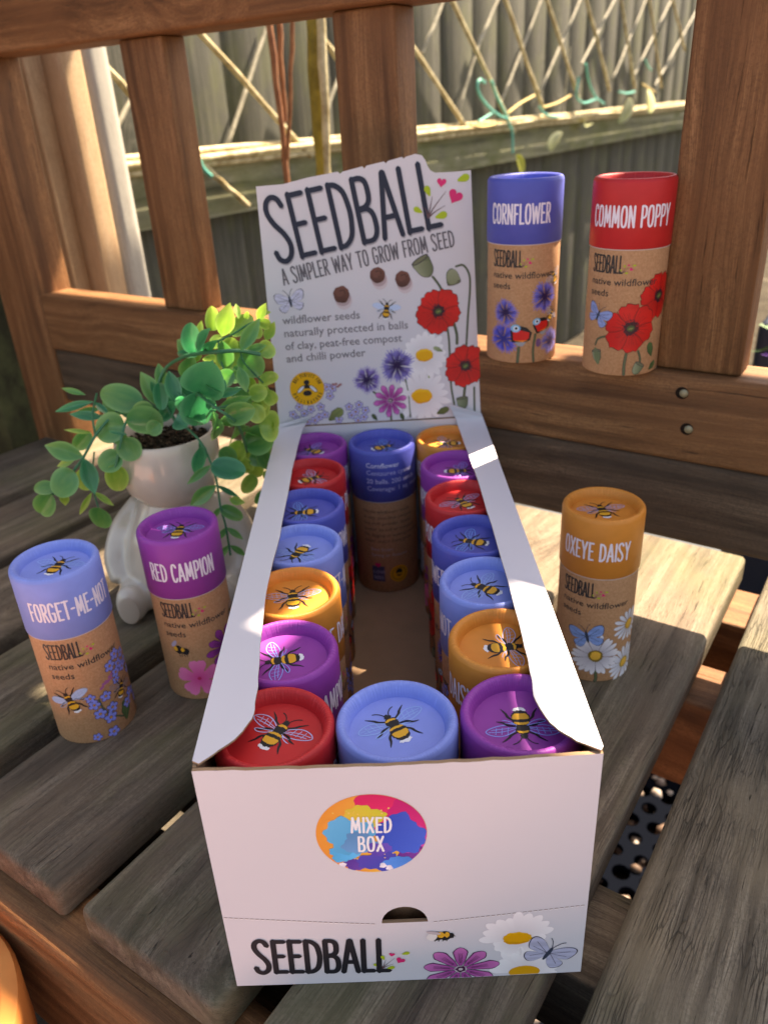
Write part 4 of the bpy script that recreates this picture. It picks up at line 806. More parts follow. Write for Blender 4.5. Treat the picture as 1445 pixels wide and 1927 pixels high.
LV=[((-95.3,230.1,164.5),(-93.4,229.1,179.9),8.3,0.3),
((-90.8,218.8,168.8),(-77.9,199.7,184.8),5.4,0.0),
((-88.6,200.1,152.5),(-75.6,180.4,173.5),16.3,0.4),
((-89.3,200.3,153.3),(-92.7,206.4,135.8),14.5,0.0),
((-114.9,250.0,150.3),(-111.2,241.4,133.7),7.0,0.0),
((-121.3,250.0,144.0),(-121.7,244.8,130.3),6.5,0.0),
((-78.5,227.0,173.6),(-71.8,221.2,189.7),7.6,2.0),
((-69.5,232.0,180.9),(-70.9,236.0,186.8),2.7,2.0),
((-65.9,232.0,180.7),(-64.3,229.1,184.5),2.2,2.0),
((-58.4,222.0,181.6),(-53.2,218.8,190.5),3.7,2.0),
((-57.8,220.0,181.8),(-53.6,225.9,178.2),4.3,2.0),
((-66.0,204.0,171.8),(-56.3,203.6,184.9),5.7,0.6),
((-75.0,232.0,172.9),(-64.7,236.0,179.6),7.2,2.0),
((-62.3,227.0,178.9),(-59.5,226.7,172.3),5.4,2.0),
((-77.1,217.0,174.2),(-76.6,218.7,158.6),6.9,1.0),
((-73.7,232.0,170.0),(-73.7,227.8,155.6),8.3,2.0),
((-66.5,212.0,168.2),(-60.1,213.6,157.2),10.6,1.3),
((-58.2,214.0,166.4),(-52.9,218.4,169.8),7.5,1.5),
((-57.2,218.0,156.3),(-55.8,218.3,149.9),8.2,1.5),
((-58.9,218.0,151.3),(-59.9,220.9,136.4),5.5,1.8),
((-76.5,212.0,157.9),(-69.9,214.1,154.9),5.4,1.2),
((-67.9,204.0,163.9),(-64.8,198.8,154.0),4.7,0.8),
((-81.6,197.0,152.0),(-68.7,200.1,153.5),3.7,0.0),
((-79.4,197.0,145.6),(-63.6,198.1,150.9),4.2,1.0),
((-76.0,194.0,141.7),(-62.1,191.6,145.9),8.9,1.0),
((-66.3,210.0,141.0),(-61.3,210.2,133.4),7.6,1.5),
((-65.8,229.4,123.4),(-57.0,236.1,119.6),13.3,1.6),
((-98.4,243.1,160.4),(-107.1,252.9,143.8),8.6,1.2),
((-99.3,244.5,160.0),(-109.8,264.6,163.4),7.5,1.2),
((-93.6,244.4,170.7),(-91.7,246.0,177.3),2.8,1.8),
((-91.5,237.9,160.3),(-84.5,229.6,160.0),5.1,1.8),
((-84.3,227.0,167.8),(-80.3,232.1,172.6),4.9,1.9),
((-65.6,222.0,145.5),(-64.3,220.7,140.9),3.9,1.8),
((-66.2,222.0,154.1),(-66.6,225.6,143.4),4.4,1.7),
((-135.5,258.0,129.6),(-154.9,257.3,137.9),12.8,0.6),
((-125.1,260.0,125.6),(-135.4,265.2,143.0),8.0,0.7),
((-164.5,262.0,131.1),(-188.6,266.5,124.4),4.3,0.5),
((-164.0,262.0,130.8),(-156.2,257.2,124.6),3.1,0.5),
((-161.8,265.0,120.4),(-178.3,260.6,124.0),4.4,0.4),
((-169.9,262.0,112.1),(-181.5,258.6,116.7),2.2,1.6),
((-172.7,268.0,110.9),(-183.8,273.6,100.4),7.6,0.9),
((-170.8,245.0,104.1),(-189.8,244.2,111.2),8.5,0.9),
((-178.7,250.0,100.4),(-189.5,251.5,96.4),3.1,1.5),
((-176.6,240.0,98.4),(-186.4,237.6,87.0),13.4,1.1),
((-170.5,255.0,91.2),(-181.8,255.1,80.4),10.7,1.5),
((-169.7,242.0,104.7),(-166.8,240.6,85.7),7.9,0.5),
((-190.3,242.0,87.1),(-199.8,240.2,88.6),6.8,1.3),
((-191.3,238.0,85.0),(-202.0,239.0,72.0),10.4,1.2),
((-187.6,245.0,83.1),(-189.3,246.0,73.6),4.4,1.6),
((-171.2,245.0,81.4),(-181.5,249.9,67.6),2.8,1.4),
((-169.6,245.0,81.7),(-161.1,247.2,72.7),2.8,1.4),
((-168.1,242.0,72.9),(-171.1,247.1,57.2),10.6,1.2),
((-143.6,245.0,122.0),(-161.5,249.3,117.6),13.8,0.8),
((-140.6,240.0,126.3),(-124.5,245.9,121.2),13.0,0.7),
((-144.4,238.0,116.5),(-138.8,240.1,105.0),10.7,1.2),
((-146.8,238.0,107.3),(-158.3,234.0,101.6),10.2,1.1),
((-150.4,236.0,101.9),(-153.9,240.3,84.7),10.2,1.4),
((-140.2,236.0,119.6),(-152.3,241.6,119.1),1.8,0.3),
((-76.1,177.0,149.4),(-94.2,236.4,112.2),9.5,0.8),
((-72.0,197.4,136.0),(-83.6,235.3,112.0),10.1,0.8),
((-77.6,245.0,106.4),(-61.3,236.0,112.7),13.4,0.7),
((-81.6,256.2,104.1),(-88.3,258.5,91.6),8.7,1.6),
((-80.3,265.0,98.7),(-79.8,269.0,81.2),7.0,1.6),
((-99.3,232.0,112.4),(-106.4,232.9,95.0),5.9,0.3),
((-96.8,236.0,98.6),(-109.6,233.4,90.6),3.6,1.2),
((-94.9,228.0,102.0),(-77.0,222.8,100.0),10.0,0.4),
((-93.3,226.0,90.4),(-110.0,230.2,77.0),6.6,0.6),
((-93.8,228.0,89.5),(-84.1,233.9,78.7),2.4,0.2),
((-88.3,230.0,79.2),(-79.4,225.1,79.7),3.9,1.5),
((-92.3,222.0,78.4),(-98.0,225.6,70.7),2.4,1.0),
((-92.3,222.0,78.4),(-81.7,220.9,71.5),6.0,1.0),
((-90.0,218.0,67.4),(-94.3,213.8,62.1),2.7,1.0),
((-89.7,218.0,67.4),(-81.7,215.5,61.4),3.0,1.0),
((-89.6,216.0,57.1),(-95.3,219.2,49.0),3.0,1.1),
((-89.3,216.0,57.1),(-82.6,220.5,48.1),3.0,1.0),
((-77.6,262.0,78.9),(-84.3,256.5,71.9),7.1,1.7),
((-71.5,250.0,99.3),(-65.8,251.4,88.2),7.4,1.0),
((-72.3,255.0,71.1),(-76.7,249.5,67.0),4.5,1.2),
((-70.8,262.0,82.0),(-71.4,264.6,73.7),3.2,1.8),
((-74.6,217.0,147.7),(-67.0,215.0,140.7),6.6,1.1),
((-69.9,234.0,169.3),(-68.3,238.6,153.5),8.3,1.8),
((-76.9,230.0,165.1),(-85.2,235.8,152.4),7.2,1.4),
((-67.8,229.8,126.4),(-58.2,224.1,141.4),7.5,1.7),
((-82.9,217.4,129.0),(-71.2,206.0,141.3),6.7,0.6),
((-128.8,262.0,117.9),(-115.3,252.5,130.3),6.8,0.2),
((-145.5,268.0,120.0),(-150.2,262.9,128.7),7.5,0.4),
((-74.2,229.0,120.9),(-71.4,259.2,100.5),8.7,0.9),
((-72.4,258.4,104.3),(-65.9,264.4,92.9),9.4,1.6),
((-79.3,262.0,91.3),(-69.6,258.4,88.8),8.3,1.2),
((-105.2,236.2,135.4),(-113.2,249.6,139.0),5.2,0.1),
((-82.4,268.0,85.3),(-74.9,269.3,76.4),7.8,1.6),
((-56.5,227.0,170.4),(-51.0,222.9,179.3),4.4,1.9),
((-81.4,195.6,160.6),(-73.9,186.5,157.8),6.7,0.3),
((-111.8,233.5,127.6),(-104.6,228.2,126.1),7.6,0.5),
((-122.6,240.0,124.3),(-128.4,237.8,119.1),7.1,0.9),
((-102.6,217.9,137.4),(-87.9,199.1,139.1),8.3,0.2),
((-127.1,250.0,128.7),(-139.3,254.8,126.1),8.4,0.6),
((-121.5,262.0,124.1),(-125.7,260.5,132.9),8.0,0.4),
((-104.9,242.6,136.3),(-110.1,253.0,143.9),7.6,0.5),
((-65.9,212.0,146.0),(-57.5,212.2,148.3),7.1,1.4),
((-71.4,207.0,160.5),(-79.1,208.7,154.9),6.9,0.9),
((-77.9,227.0,164.6),(-73.0,228.1,171.0),6.6,1.7),
((-58.2,217.0,146.7),(-55.0,217.7,139.1),6.0,1.7),
((-93.3,250.0,102.3),(-87.1,251.4,92.9),8.0,1.2),
((-84.8,258.0,93.3),(-80.6,263.3,82.0),7.6,1.5),
((-94.8,234.5,161.6),(-108.2,256.3,159.4),4.9,0.2),
((-89.7,222.2,166.9),(-77.3,203.5,177.0),3.7,0.1),
((-99.8,222.1,143.6),(-106.9,230.6,132.5),8.7,0.1),
((-122.3,259.0,152.3),(-120.7,255.9,137.9),5.6,0.6),
((-128.4,259.0,142.2),(-126.2,261.2,133.3),3.9,0.0),
((-84.8,236.0,174.5),(-83.2,236.5,186.3),5.9,2.2),
((-60.4,231.0,183.6),(-54.2,236.8,182.2),2.8,2.3),
((-60.8,229.0,178.1),(-56.9,227.3,180.6),3.1,2.0),
((-64.3,213.0,169.2),(-55.5,213.3,170.9),3.3,0.8),
((-65.2,236.0,174.5),(-63.8,233.8,170.9),3.2,2.3),
((-64.4,223.0,164.5),(-62.6,223.8,168.5),4.6,2.1),
((-73.2,221.0,159.3),(-70.7,220.4,155.5),3.4,1.1),
((-76.7,206.0,137.6),(-74.5,205.2,149.8),2.9,1.4),
((-76.1,203.0,140.9),(-67.1,205.3,142.9),6.2,0.9),
((-63.1,219.0,140.8),(-64.6,217.8,135.3),4.8,2.0),
((-66.4,246.0,114.9),(-58.8,234.0,122.0),8.4,1.9),
((-108.0,262.8,151.5),(-104.7,255.6,144.1),5.9,1.8),
((-99.8,249.9,154.5),(-99.6,251.9,162.5),6.0,1.4),
((-88.5,238.5,159.2),(-84.8,239.4,158.5),3.3,2.0),
((-62.8,231.0,139.5),(-65.9,232.3,135.8),3.1,2.2),
((-72.0,231.0,153.0),(-77.6,233.9,148.6),2.8,1.9),
((-143.0,267.0,126.5),(-158.7,265.5,128.8),9.5,0.7),
((-171.4,271.0,132.7),(-185.7,274.6,135.0),2.7,0.8),
((-165.7,274.0,122.4),(-177.7,271.8,122.7),3.0,0.7),
((-153.1,247.0,114.9),(-145.6,247.3,113.1),6.8,1.1),
((-78.6,187.6,143.9),(-89.1,225.7,120.8),5.8,1.3),
((-75.3,254.0,99.0),(-66.5,257.6,98.3),8.3,0.8),
((-83.0,271.0,92.9),(-90.0,270.5,87.3),6.2,2.0),
((-102.2,238.5,111.9),(-100.9,242.4,100.4),3.5,0.2),
((-74.4,243.0,163.1),(-70.9,247.7,152.4),6.0,2.3),
((-81.8,230.4,122.8),(-72.2,211.2,137.5),5.2,0.5),
((-132.7,271.0,116.0),(-122.8,266.7,117.5),4.5,0.1),
((-72.0,221.4,128.1),(-80.4,260.0,104.0),6.4,0.9),
((-73.6,253.9,110.0),(-78.6,277.1,91.3),7.1,2.1),
((-108.3,232.8,135.3),(-97.6,219.0,140.3),5.1,0.4),
((-123.1,269.9,121.8),(-125.4,275.0,127.1),5.6,0.6),
((-108.0,252.6,131.7),(-114.1,264.0,134.6),5.1,0.8),
((-73.6,216.0,154.7),(-79.5,218.8,156.8),5.1,1.0),
((-78.7,236.0,159.8),(-79.3,232.6,166.7),5.1,1.5)]
for b_,t_,wd,tn in LV: leaf(b_,t_,wd,tn)
ST_=[([(-117.9,255.8,119.0),(-124.1,258.0,133.7),(-123.0,256.0,142.1),(-117.0,256.0,151.0),(-103.2,239.9,160.4),(-90.0,220.1,167.3),(-77.2,204.0,171.9),(-66.4,206.0,171.3),(-57.6,210.0,167.8)],1.0),
([(-87.8,216.5,168.5),(-81.9,217.0,172.3),(-79.4,226.0,172.0),(-72.2,226.0,174.8),(-64.9,226.0,178.8),(-58.1,222.0,181.8)],0.6),
([(-66.5,206.0,170.7),(-66.1,208.0,165.3),(-61.8,212.0,157.0),(-58.9,216.0,151.4)],0.5),
([(-79.4,222.0,173.0),(-79.6,218.0,167.3),(-78.1,216.0,160.9),(-76.5,212.0,157.9)],0.5),
([(-114.8,250.2,121.5),(-99.9,230.4,116.3),(-95.8,230.0,104.4),(-93.2,227.0,92.6),(-92.2,222.0,79.0),(-90.1,218.0,68.5),(-89.6,216.0,57.5),(-89.4,215.0,51.1)],0.7),
([(-125.4,262.0,119.4),(-136.4,252.0,127.0),(-141.2,244.0,125.4),(-145.2,238.0,115.3),(-150.7,236.0,100.2)],0.8),
([(-126.0,265.0,120.0),(-135.7,262.0,130.7),(-144.0,258.0,130.0),(-154.4,252.0,123.2),(-162.5,248.0,115.5),(-170.4,244.0,104.5),(-176.8,242.0,97.5),(-182.9,242.0,91.1),(-191.6,240.0,84.1)],0.8),
([(-163.2,250.0,114.8),(-165.0,258.0,124.8),(-161.3,262.0,136.1)],0.6),
([(-165.2,248.0,105.8),(-168.2,246.0,93.5),(-169.8,245.0,82.0),(-168.5,243.0,72.4)],0.5),
([(-89.4,200.3,152.7),(-76.8,182.0,150.3),(-71.5,189.8,141.7),(-74.3,220.8,122.6),(-78.2,250.0,99.7)],0.8),
([(-113.6,247.1,125.2),(-102.9,226.2,137.4),(-89.5,200.3,152.2)],0.8),
([(-80.3,187.0,149.2),(-70.3,202.0,144.1),(-64.1,223.6,127.0)],0.6),
([(-113.0,248.9,121.9),(-93.1,221.5,139.9),(-79.2,212.0,148.2),(-71.1,214.0,149.9),(-64.0,218.0,145.3)],0.7)]
for pl,r in ST_:
    P=[Vector(p)-Vector((PX,PY,100)) for p in crom(pl,4)]; link('stem',tubemesh('stem',P,r,STEM,6),plant)
# ------------------------------------------------------------------ fence, trellis and posts behind (local axes as the bench)
fence=empty('close_board_fence',(0,0,0),-TH,'weathered grey close board fence with a mossy horizontal rail','fence')
FT=-800; x=-100; i=0; fr=random.Random(2)
while x<4300:
    wd=fr.uniform(120,140); part('fence_board',1700,wd+4,11,(FT-27-(i%2)*2.2,x+wd/2,420),'zx',M['fence'],1.5,1,parent=fence,tilt=(0,0,0)); x+=wd; i+=1
part('fence_rail',4300,76,40,(FT+0,2050,181),'y',M['mossy'],0,1,parent=fence).rotation_euler=(PI/2,0,PI/2)
part('fence_rail',4300,76,40,(FT+0,2050,980),'y',M['fence'],0,1,parent=fence).rotation_euler=(PI/2,0,PI/2)
# trellis of split canes standing in front of the fence
def canemat(name,a,b):
    m=N(name,.6,.3); tc=m.n('TexCoord').outputs['Object']; m.col(m.ramp(m.noise(tc,60,4,.6),[(.35,a),(.65,b)])); m.nor(m.bump(m.noise(tc,200,3),.4,.001)); return m.m
CN1=canemat('dry_cane',(.30,.22,.10),(.62,.53,.32)); CN2=canemat('grey_cane',(.25,.23,.17),(.45,.41,.31)); OL=canemat('olive_bamboo',(.16,.12,.015),(.34,.26,.04)); RD=canemat('brown_stem',(.2,.07,.03),(.34,.15,.07))
trel=empty('cane_trellis',(0,0,0),-TH,'diamond trellis of thin dry canes tied in front of the fence rail','trellis')
def ext(a,b,e=0.0): a=Vector(a);b=Vector(b); return a+(a-b)*e,b
def cane(a,b,r,mat,parent=trel,name='cane',jit=1.2):
    a=Vector(a);b=Vector(b); n=7; q=random.Random(int(a.y*7)); P=[a.lerp(b,i/n)+Vector((q.uniform(-1,1),q.uniform(-1,1),q.uniform(-1,1)))*jit*(0<i<n) for i in range(n+1)]
    return link(name,tubemesh(name,P,r,mat,8,rf=lambda f:r*(1+.12*sin(f*23)+.1*sin(f*51))),parent)
for a,b,e in (((-765.0,563.5,339.4),(-765.0,599.3,301.1),1.5),((-765.0,724.3,377.2),(-765.0,943.3,208.5),.6),((-765.0,992.8,379.8),(-765.0,1035.2,342.2),1.5),((-765.0,1276.2,359.7),(-765.0,1486.5,213.1),1.0),((-765.0,1411.0,445.0),(-765.0,1702.8,206.5),.5),((-765.0,1640.4,457.9),(-765.0,1862.4,248.8),.6),((-765.0,1859.9,470.2),(-765.0,2097.9,260.5),.6),((-765.0,2109.7,484.2),(-765.0,2322.4,282.1),.6),((-765.0,2364.7,498.5),(-765.0,2548.3,286.0),.6),((-765.0,2618.6,512.7),(-765.0,2824.6,282.7),.6),((-765.0,2858.7,526.2),(-765.0,3057.0,393.2),.6),((-765.0,697.4,218.6),(-765.0,783.9,152.5),0)):
    a,b=ext(a,b,e); cane(a,b,4.4,CN1)
for a,b,e in (((-785.0,584.9,266.9),(-785.0,618.2,301.7),0),((-785.0,747.6,197.4),(-785.0,894.8,389.7),0),((-785.0,1330.1,359.4),(-785.0,1413.6,447.1),0),((-785.0,1467.8,250.5),(-785.0,1524.0,331.7),0),((-785.0,1559.3,376.5),(-785.0,1643.3,459.9),0),((-785.0,1661.3,260.9),(-785.0,1861.3,463.8),0),((-785.0,1888.6,287.0),(-785.0,2110.4,486.1),0),((-785.0,2042.0,230.5),(-785.0,2051.1,316.1),0),((-785.0,2149.8,347.9),(-785.0,2366.0,500.5),0),((-785.0,2400.1,309.3),(-785.0,2641.4,515.9),0),((-785.0,2594.5,322.6),(-785.0,2884.3,520.8),0),((-785.0,2818.4,291.5),(-785.0,3057.2,424.7),0),((-785.0,1020.5,270.8),(-785.0,1091.8,363.3),0)):
    a,b=Vector(a),Vector(b); b=b+(b-a)*.8; cane(a,b,3.0,CN2)
link('cane',tubemesh('cane',[Vector((-772,y,231+sin(y/90))) for y in range(420,4000,120)],5,CN1,8),trel); link('cane',tubemesh('cane',[Vector((-760,y,224+1*sin(y/70+1))) for y in range(380,4000,110)],5,CN1,8),trel); link('cane',tubemesh('cane',[Vector((-766,y,214+sin(y/60+2))) for y in range(380,4000,110)],4,CN1,8),trel)
tm=N('green_plastic_twine',.35,.5); tm.col((.10,.42,.33)); TW=tm.m; rm=N('raffia',.7,.2); rm.col((.5,.38,.16)); RF=rm.m
for pts in ([(-750.0,1521.2,306.5),(-750.0,1499.7,312.4),(-750.0,1488.0,302.9),(-750.0,1497.7,285.5),(-750.0,1531.8,265.0),(-750.0,1582.8,245.2),(-750.0,1636.1,234.9)],[(-750.0,1552.8,310.2),(-750.0,1576.3,282.0),(-750.0,1619.4,248.1),(-750.0,1648.0,217.4)],[(-750.0,1802.1,255.6),(-750.0,1835.1,238.7),(-750.0,1894.6,229.7),(-750.0,1948.7,231.3)],[(-750.0,2088.7,345.2),(-750.0,2119.7,302.8),(-750.0,2174.0,268.3),(-750.0,2244.5,248.6)],[(-750.0,2042.2,315.3),(-750.0,2034.7,273.4),(-750.0,2090.2,255.1),(-750.0,2183.2,263.0)],[(-750.0,2361.0,276.8),(-750.0,2427.7,271.6),(-750.0,2500.0,274.6)],[(-750.0,2579.9,359.9),(-750.0,2600.2,346.1),(-750.0,2642.4,332.0)],[(-750.0,683.1,225.4),(-750.0,688.2,211.9),(-750.0,701.9,200.0)],[(-750.0,1493.5,235.4),(-750.0,1522.5,241.3),(-750.0,1554.6,249.3)],[(-750.0,1653.5,217.1),(-750.0,1660.3,195.1),(-750.0,1662.1,164.2)]):
    link('twine_tie',tubemesh('twine_tie',crom(pts,4),2.9,TW,8),trel)
for pts in ([(-750.0,1632.8,246.6),(-750.0,1695.2,263.9),(-750.0,1772.5,278.4)],[(-750.0,1827.3,252.6),(-750.0,1910.8,259.6),(-750.0,1994.9,274.2)],[(-750.0,1455.9,232.1),(-750.0,1505.7,224.9),(-750.0,1573.1,227.0)],[(-750.0,2570.0,295.0),(-750.0,2637.8,282.7),(-750.0,2708.7,269.8)]):
    link('raffia_tie',tubemesh('raffia_tie',crom(pts,4),2.9,RF,6),trel)
# dry leaves caught on the rail
dl=leafmat('dry_curled_leaf',(.30,.33,.16),(.62,.62,.42),(.6,.65,.3)); yl=leafmat('yellow_leaf',(.35,.36,.03),(.5,.5,.06),(.7,.7,.05))
DLM=leaf_mesh(0,.9,.5); DLM.materials.clear(); DLM.materials.append(dl); YLM=leaf_mesh(0,.3,.1); YLM.materials.clear(); YLM.materials.append(yl)
def dleaf(name,label,c,L,wd,e,me,group='dry leaves caught on the fence rail'):
    c=Vector(c); wv=Vector((cos(TH)*c.x+sin(TH)*c.y,-sin(TH)*c.x+cos(TH)*c.y,c.z))
    o=link(name,me); o.location=wv*MM; o.rotation_euler=e; o.scale=(L*MM,wd*MM,wd*MM); tag(o,label,'leaf',group)
dleaf('dry_leaf','pale curled dry leaf on the fence rail below the loose green twine',(-742.0,1861.6,154.2),52,26,(.5,-.9,.4),DLM)
dleaf('dry_leaf','pale dry leaf standing upright on the fence rail, tallest of them',(-742.0,2353.9,196.0),76,34,(1.2,-1.0,.6),DLM)
dleaf('dry_leaf','small dry leaf nearest the right hand upright slat, on the rail end',(-742.0,2646.1,214.0),76,26,(.8,-2.1,.9),DLM)
dleaf('dry_leaf','low curled dry leaf lying between the two upright ones on the rail',(-742.0,2086.3,203.5),72,28,(.6,.1,1.3),DLM)
dleaf('yellow_leaf','yellow green leaf hanging below the rail above the cornflower tube',(-742.0,1668.0,159.3),46,34,(1.1,1.2,.5),YLM)
# bamboo cane and thin stems between bench and fence
cn=empty('bamboo_cane',(0,0,0),-TH,'thick olive bamboo cane standing behind the printed header','cane')
cane((-471.7,600.0,372.1),(-479.4,600.0,160.0),8.5,OL,cn,'stalk',1).name='stalk'
cn.children[0].location.z=0
cn2=empty('pale_cane',(0,0,0),-TH,'pale thin cane beside the thick olive bamboo cane','cane')
cane((-456.5,590.0,378.8),(-464.7,590.0,156.1),4.4,CN1,cn2,'stalk',1)
cn3=empty('brown_stem',(0,0,0),-TH,'thin reddish brown climbing stem left of the bamboo cane','stem'); cane((-549.0,620.0,380.7),(-546.0,620.0,199.6),3.6,RD,cn3,'stalk',1.3)
cn3=empty('brown_stem',(0,0,0),-TH,'thinner dark stem between reddish stem and bamboo cane','stem'); cane((-512.9,620.0,377.2),(-542.4,620.0,225.2),2.2,RD,cn3,'stalk',1.2)
cn3=empty('brown_stem',(0,0,0),-TH,'upper thin brown stem crossing the reddish one','stem'); cane((-552.5,640.0,382.2),(-557.8,640.0,263.3),3,RD,cn3,'stalk',1.3)
# two posts at the left, behind the bench
p1=empty('timber_post',(0,0,0),-TH,'tan planed timber post behind the left end of the bench','post')
part('post_shaft',1400,16,32,(-640,361,100),'z',M['tan'],3,2,parent=p1).scale=(1,1,1)
part('post_shaft',1400,14,28,(-634,378,100),'z',M['tan'],3,2,parent=p1)
part('post_shaft',1400,16,22,(-642,334,100),'z',M['greypost'],3,2,parent=p1,label='pale strip of the timber post with sunlight in its colour')  # paler wood puts the sunlight into this strip's colour
p2=empty('round_edged_post',(0,0,0),-TH,'pale grey round edged fence post behind the left end of the bench','post')
part('post_shaft',1400,30,27,(-616,396.5,100),'z',M['tan'],4,3,parent=p2,label='brown half of the post with shade in its colour')  # browner wood stands for the half of the post in shade
part('post_shaft',1400,34,33,(-617,427,100),'z',M['greypost'],12,5,parent=p2)  # pale wood paints the sunlit half
DKP=wood('shade_toned_post_wood',(.012,.012,.006),(.03,.028,.012),(.05,.045,.02),moss=.6,bump=.4)  # near-black tones put the background shade into the wood colour
p3=empty('dark_post',(0,0,0),-TH,'dark olive post with background shade in its colour at the far left of the bench','post'); part('post_shaft',1400,150,60,(-735,300,100),'z',DKP,3,2,parent=p3)
# ------------------------------------------------------------------ ground, mat, pots
gm=N('garden_soil',.95,.1); tc=gm.n('TexCoord').outputs['Object']; gm.col(gm.ramp(gm.noise(tc,14,6,.7),[(.3,(.02,.016,.012)),(.55,(.055,.045,.032)),(.75,(.12,.10,.075))])); gm.nor(gm.bump(gm.noise(tc,60,5,.7),.7,.01))  # soil kept dark, its colour stands for shade on the ground
ZG=-430
tag(link('ground',mk('ground',[(-60000,-60000,ZG-6),(60000,-60000,ZG-6),(60000,60000,ZG-6),(-60000,60000,ZG-6)],[(0,1,2,3)],gm.m)),kind='structure')
pv=N('pale_paving',.7,.3); tc=pv.n('TexCoord').outputs['Object']; pv.col(pv.ramp(pv.noise(tc,20,5,.6),[(.3,(.03,.035,.04)),(.7,(.075,.088,.1))]))
o=link('paving',boxmesh('paving',1400,900,30,pv.m,4,2),None,(0,0,0),(0,0,-TH)); c=Vector((100,1160,ZG+8)); o.location=Vector((cos(TH)*c.x+sin(TH)*c.y,-sin(TH)*c.x+cos(TH)*c.y,c.z))*MM; tag(o,kind='structure')
rb_=N('black_rubber',.9,.03); rb_.col((.0018,.0026,.005)); RUB=rb_.m
bm=bmesh.new()
def l2w(x,y): return (cos(TH)*x+sin(TH)*y,-sin(TH)*x+cos(TH)*y)
n=0; pr0=random.Random(6)
for i in range(-14,20):
    for j in range(-10,36):
        cx_,cy_=i*26+13*(j%2),j*23; hr=8.6+pr0.uniform(-1.6,1.2); hx,hy=pr0.uniform(-1.2,1.2),pr0.uniform(-1.2,1.2)
        if not(-330<cx_<420 and -200<cy_<690): continue
        # hexagonal cell with a round hole
        vo_=[];vi_=[];vb=[]
        for k in range(12):
            t=PI/6*k+PI/6; rr_=13/cos(((t-PI/6)%(PI/3))-PI/6) if True else 15
            vo_.append(bm.verts.new(Vector((cx_+rr_*cos(t),cy_+rr_*sin(t)*1.02,ZG+12))*MM)); vi_.append(bm.verts.new(Vector((cx_+hx+hr*cos(t),cy_+hy+hr*sin(t),ZG+12))*MM)); vb.append(bm.verts.new(Vector((cx_+hx+hr*cos(t),cy_+hy+hr*sin(t),ZG))*MM))
        for k in range(12):
            k2=(k+1)%12; bm.faces.new((vo_[k],vo_[k2],vi_[k2],vi_[k])); bm.faces.new((vi_[k],vi_[k2],vb[k2],vb[k]))
me=bpy.data.meshes.new('rubber_mat'); bm.to_mesh(me); bm.free(); me.materials.append(RUB); o=link('rubber_mat',me,None,(0,0,0),(0,0,-TH)); tag(o,'black rubber mat full of round holes on the ground under the bench','mat')
pb=N('pebble_stone',.6,.3); rnd=pb.n('ObjectInfo').outputs['Random']; tc=pb.n('TexCoord').outputs['Object']; pb.col(pb.ramp(pb.noise(tc,16,1),[(.35,(.05,.03,.02)),(.5,(.16,.10,.07)),(.66,(.42,.36,.31))]))
bm=bmesh.new(); pr=random.Random(8)
for i in range(4200):
    x_,y_=pr.uniform(-380,430),pr.uniform(-220,720); s_=pr.uniform(3.5,9) if pr.random()<.8 else pr.uniform(8,12)
    bmesh.ops.create_icosphere(bm,subdivisions=1,radius=1,matrix=Matrix.Translation(Vector((x_,y_,ZG+pr.uniform(-1,5)+(10 if pr.random()<.14 else 0)))*MM)@Euler((pr.random()*6,pr.random()*6,0)).to_matrix().to_4x4()@Matrix.Diagonal((s_*MM,s_*.8*MM,s_*.6*MM,1)))
me=bpy.data.meshes.new('pebbles'); bm.to_mesh(me); bm.free(); me.materials.append(pb.m); auto(me,80); o=link('pebbles',me,None,(0,0,0),(0,0,-TH)); tag(o,'small pale and brown pebbles under the rubber mat','gravel',kind='stuff')
br=N('pink_bounce_brick',.8,.2); tc=br.n('TexCoord').outputs['Object']; bk=br.n('TexBrick'); br.l(tc,bk.inputs['Vector']); bk.inputs['Scale'].default_value=4.5; bk.inputs['Color1'].default_value=(.34,.19,.185,1); bk.inputs['Color2'].default_value=(.4,.24,.225,1); bk.inputs['Mortar'].default_value=(.4,.34,.3,1); br.col(bk.outputs['Color'])
o=link('bounce_paving',boxmesh('bounce_paving',3000,1400,30,br.m,4,2),None,(0,0,0),(0,0,-TH)); c=Vector((0,-1010,ZG+8)); o.location=Vector((cos(TH)*c.x+sin(TH)*c.y,-sin(TH)*c.x+cos(TH)*c.y,c.z))*MM; tag(o,kind='structure')  # unseen paving added in front to bounce pinkish light onto the box
# terracotta pot in the bottom left corner
tr=N('terracotta',.75,.25); tc=tr.n('TexCoord').outputs['Object']; tr.col(tr.ramp(tr.noise(tc,30,4),[(.3,(.55,.17,.04)),(.7,(.72,.26,.07))])); 
tp_=(cos(TH)*-182+sin(TH)*-127,-sin(TH)*-182+cos(TH)*-127)
t=empty('terracotta_pot',(tp_[0],tp_[1],-222),0,'sunlit orange terracotta pot seen past the bench rail in the bottom left corner','flower pot')
link('pot_wall',lathe('pot_wall',[(0,-208),(34,-208),(62,150),(58,150),(34,-200),(0,-200)],[tr.m],64),t); link('pot_rim',lathe('pot_rim',[(62.2,146),(66,148),(67.5,180),(66,183),(60,183),(57,180),(56,150)],[tr.m],64),t)
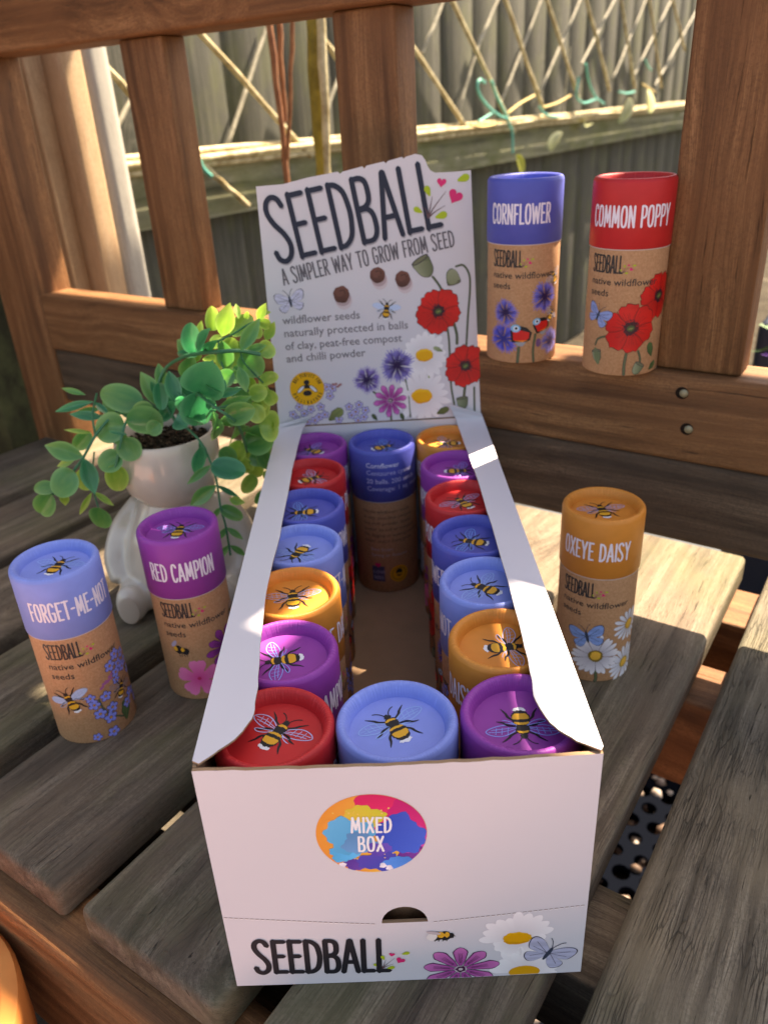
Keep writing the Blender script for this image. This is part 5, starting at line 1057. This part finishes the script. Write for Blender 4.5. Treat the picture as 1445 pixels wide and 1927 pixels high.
# dark planter with purple flowers seen right of the wide slat
dp=N('dark_blue_planter',.5,.4); dp.col((.012,.02,.04)); pc=(-25.8,700.0,91.1)
t=empty('dark_planter',(0,0,0),-TH,'dark blue planter seen past the right hand upright slat','planter')
part('planter_wall',340,300,360,(pc[0]+150,pc[1]+260,ZG+290),'x',dp.m,10,3,parent=t)
fl=empty('purple_flowers',(0,0,0),-TH,'low purple flowers with green leaves in front of the dark planter','flowers')
fm_=N('purple_petals',.6,.3); fm_.col((.16,.05,.38)); gf=N('flower_foliage',.6,.3); gf.col((.05,.12,.03)); pc=(-1.0,560.0,75.9); q=random.Random(3)
for nm_,mt_,cnt in (('blossom',fm_.m,46),('foliage',gf.m,60)):
    bm=bmesh.new()
    for i in range(cnt):
        c=Vector((pc[0]+q.uniform(-10,120),pc[1]+q.uniform(-30,80),pc[2]+q.uniform(-70,22)))
        for k in range(4):
            t_=q.random()*6.3; r=q.uniform(5,12); d=Vector((cos(t_),sin(t_)*.6,q.uniform(-.2,.8)))*r; n_=Vector((-sin(t_),cos(t_),.2))*r*.4
            vs_=[bm.verts.new((c+d*f+n_*g)*MM) for f,g in ((0,0),(.5,1),(1,0),(.5,-1))]; bm.faces.new(vs_)
    me=bpy.data.meshes.new(nm_); bm.to_mesh(me); bm.free(); me.materials.append(mt_); o=link(nm_,me,fl); o['kind']='stuff'
# added unseen boards overhead, cut to throw the shade over the seat
HP=1000
blocker=empty('shade_blocker',(0,0,0),-TH,'added unseen boards that cast shade on the bench','shade_blocker')
KS,KT=.615,.215
def board(s0,s1,t0,t1,z=HP):
    s0+=KS*z;s1+=KS*z;t0+=KT*z;t1+=KT*z
    part('shade_board',t1-t0,s1-s0,12,((t0+t1)/2,(s0+s1)/2,z+6),'x',M['fence'],1,1,parent=blocker)
board(60,78,-700,420); board(78,128,-700,-340); board(78,128,-240,420); board(128,196,-700,-350); board(128,196,-230,-152); board(128,196,-92,420)
board(47,59,-700,420)
board(-31,26,-700,-107); board(27,46,-700,-256); board(27,46,-208,-107); board(-31,46,-94,-34); board(-31,46,32,420)
board(-48,-32,-700,-40); board(-48,-32,-18,420); board(-140,-49,-120,420); board(-235,-141,-120,420); board(-330,-236,-120,420)
def wboard(x0,x1,y0,y1,z):
    xa,xb=x0+.529*z,x1+.529*z; ya,yb=y0+.381*z,y1+.381*z; o=part('shade_strip',yb-ya,xb-xa,10,(0,0,0),'x',M['fence'],1,1,parent=blocker)
    cx_,cy_=(xa+xb)/2,(ya+yb)/2; o.location=Vector((cos(TH)*cx_-sin(TH)*cy_,sin(TH)*cx_+cos(TH)*cy_,z-6))*MM; o.rotation_euler=(0,0,TH+PI/2)
wboard(-68,-11,-44,98,HP)
for tt in (-600,300): part('added_beam',900,40,60,(tt+KT*HP,-60+KS*HP,HP+43),'y',M['fence'],2,1,parent=blocker)
print('tris',sum(len(o.data.loop_triangles) if o.type=='MESH' and not o.data.calc_loop_triangles() else 0 for o in sc.objects))
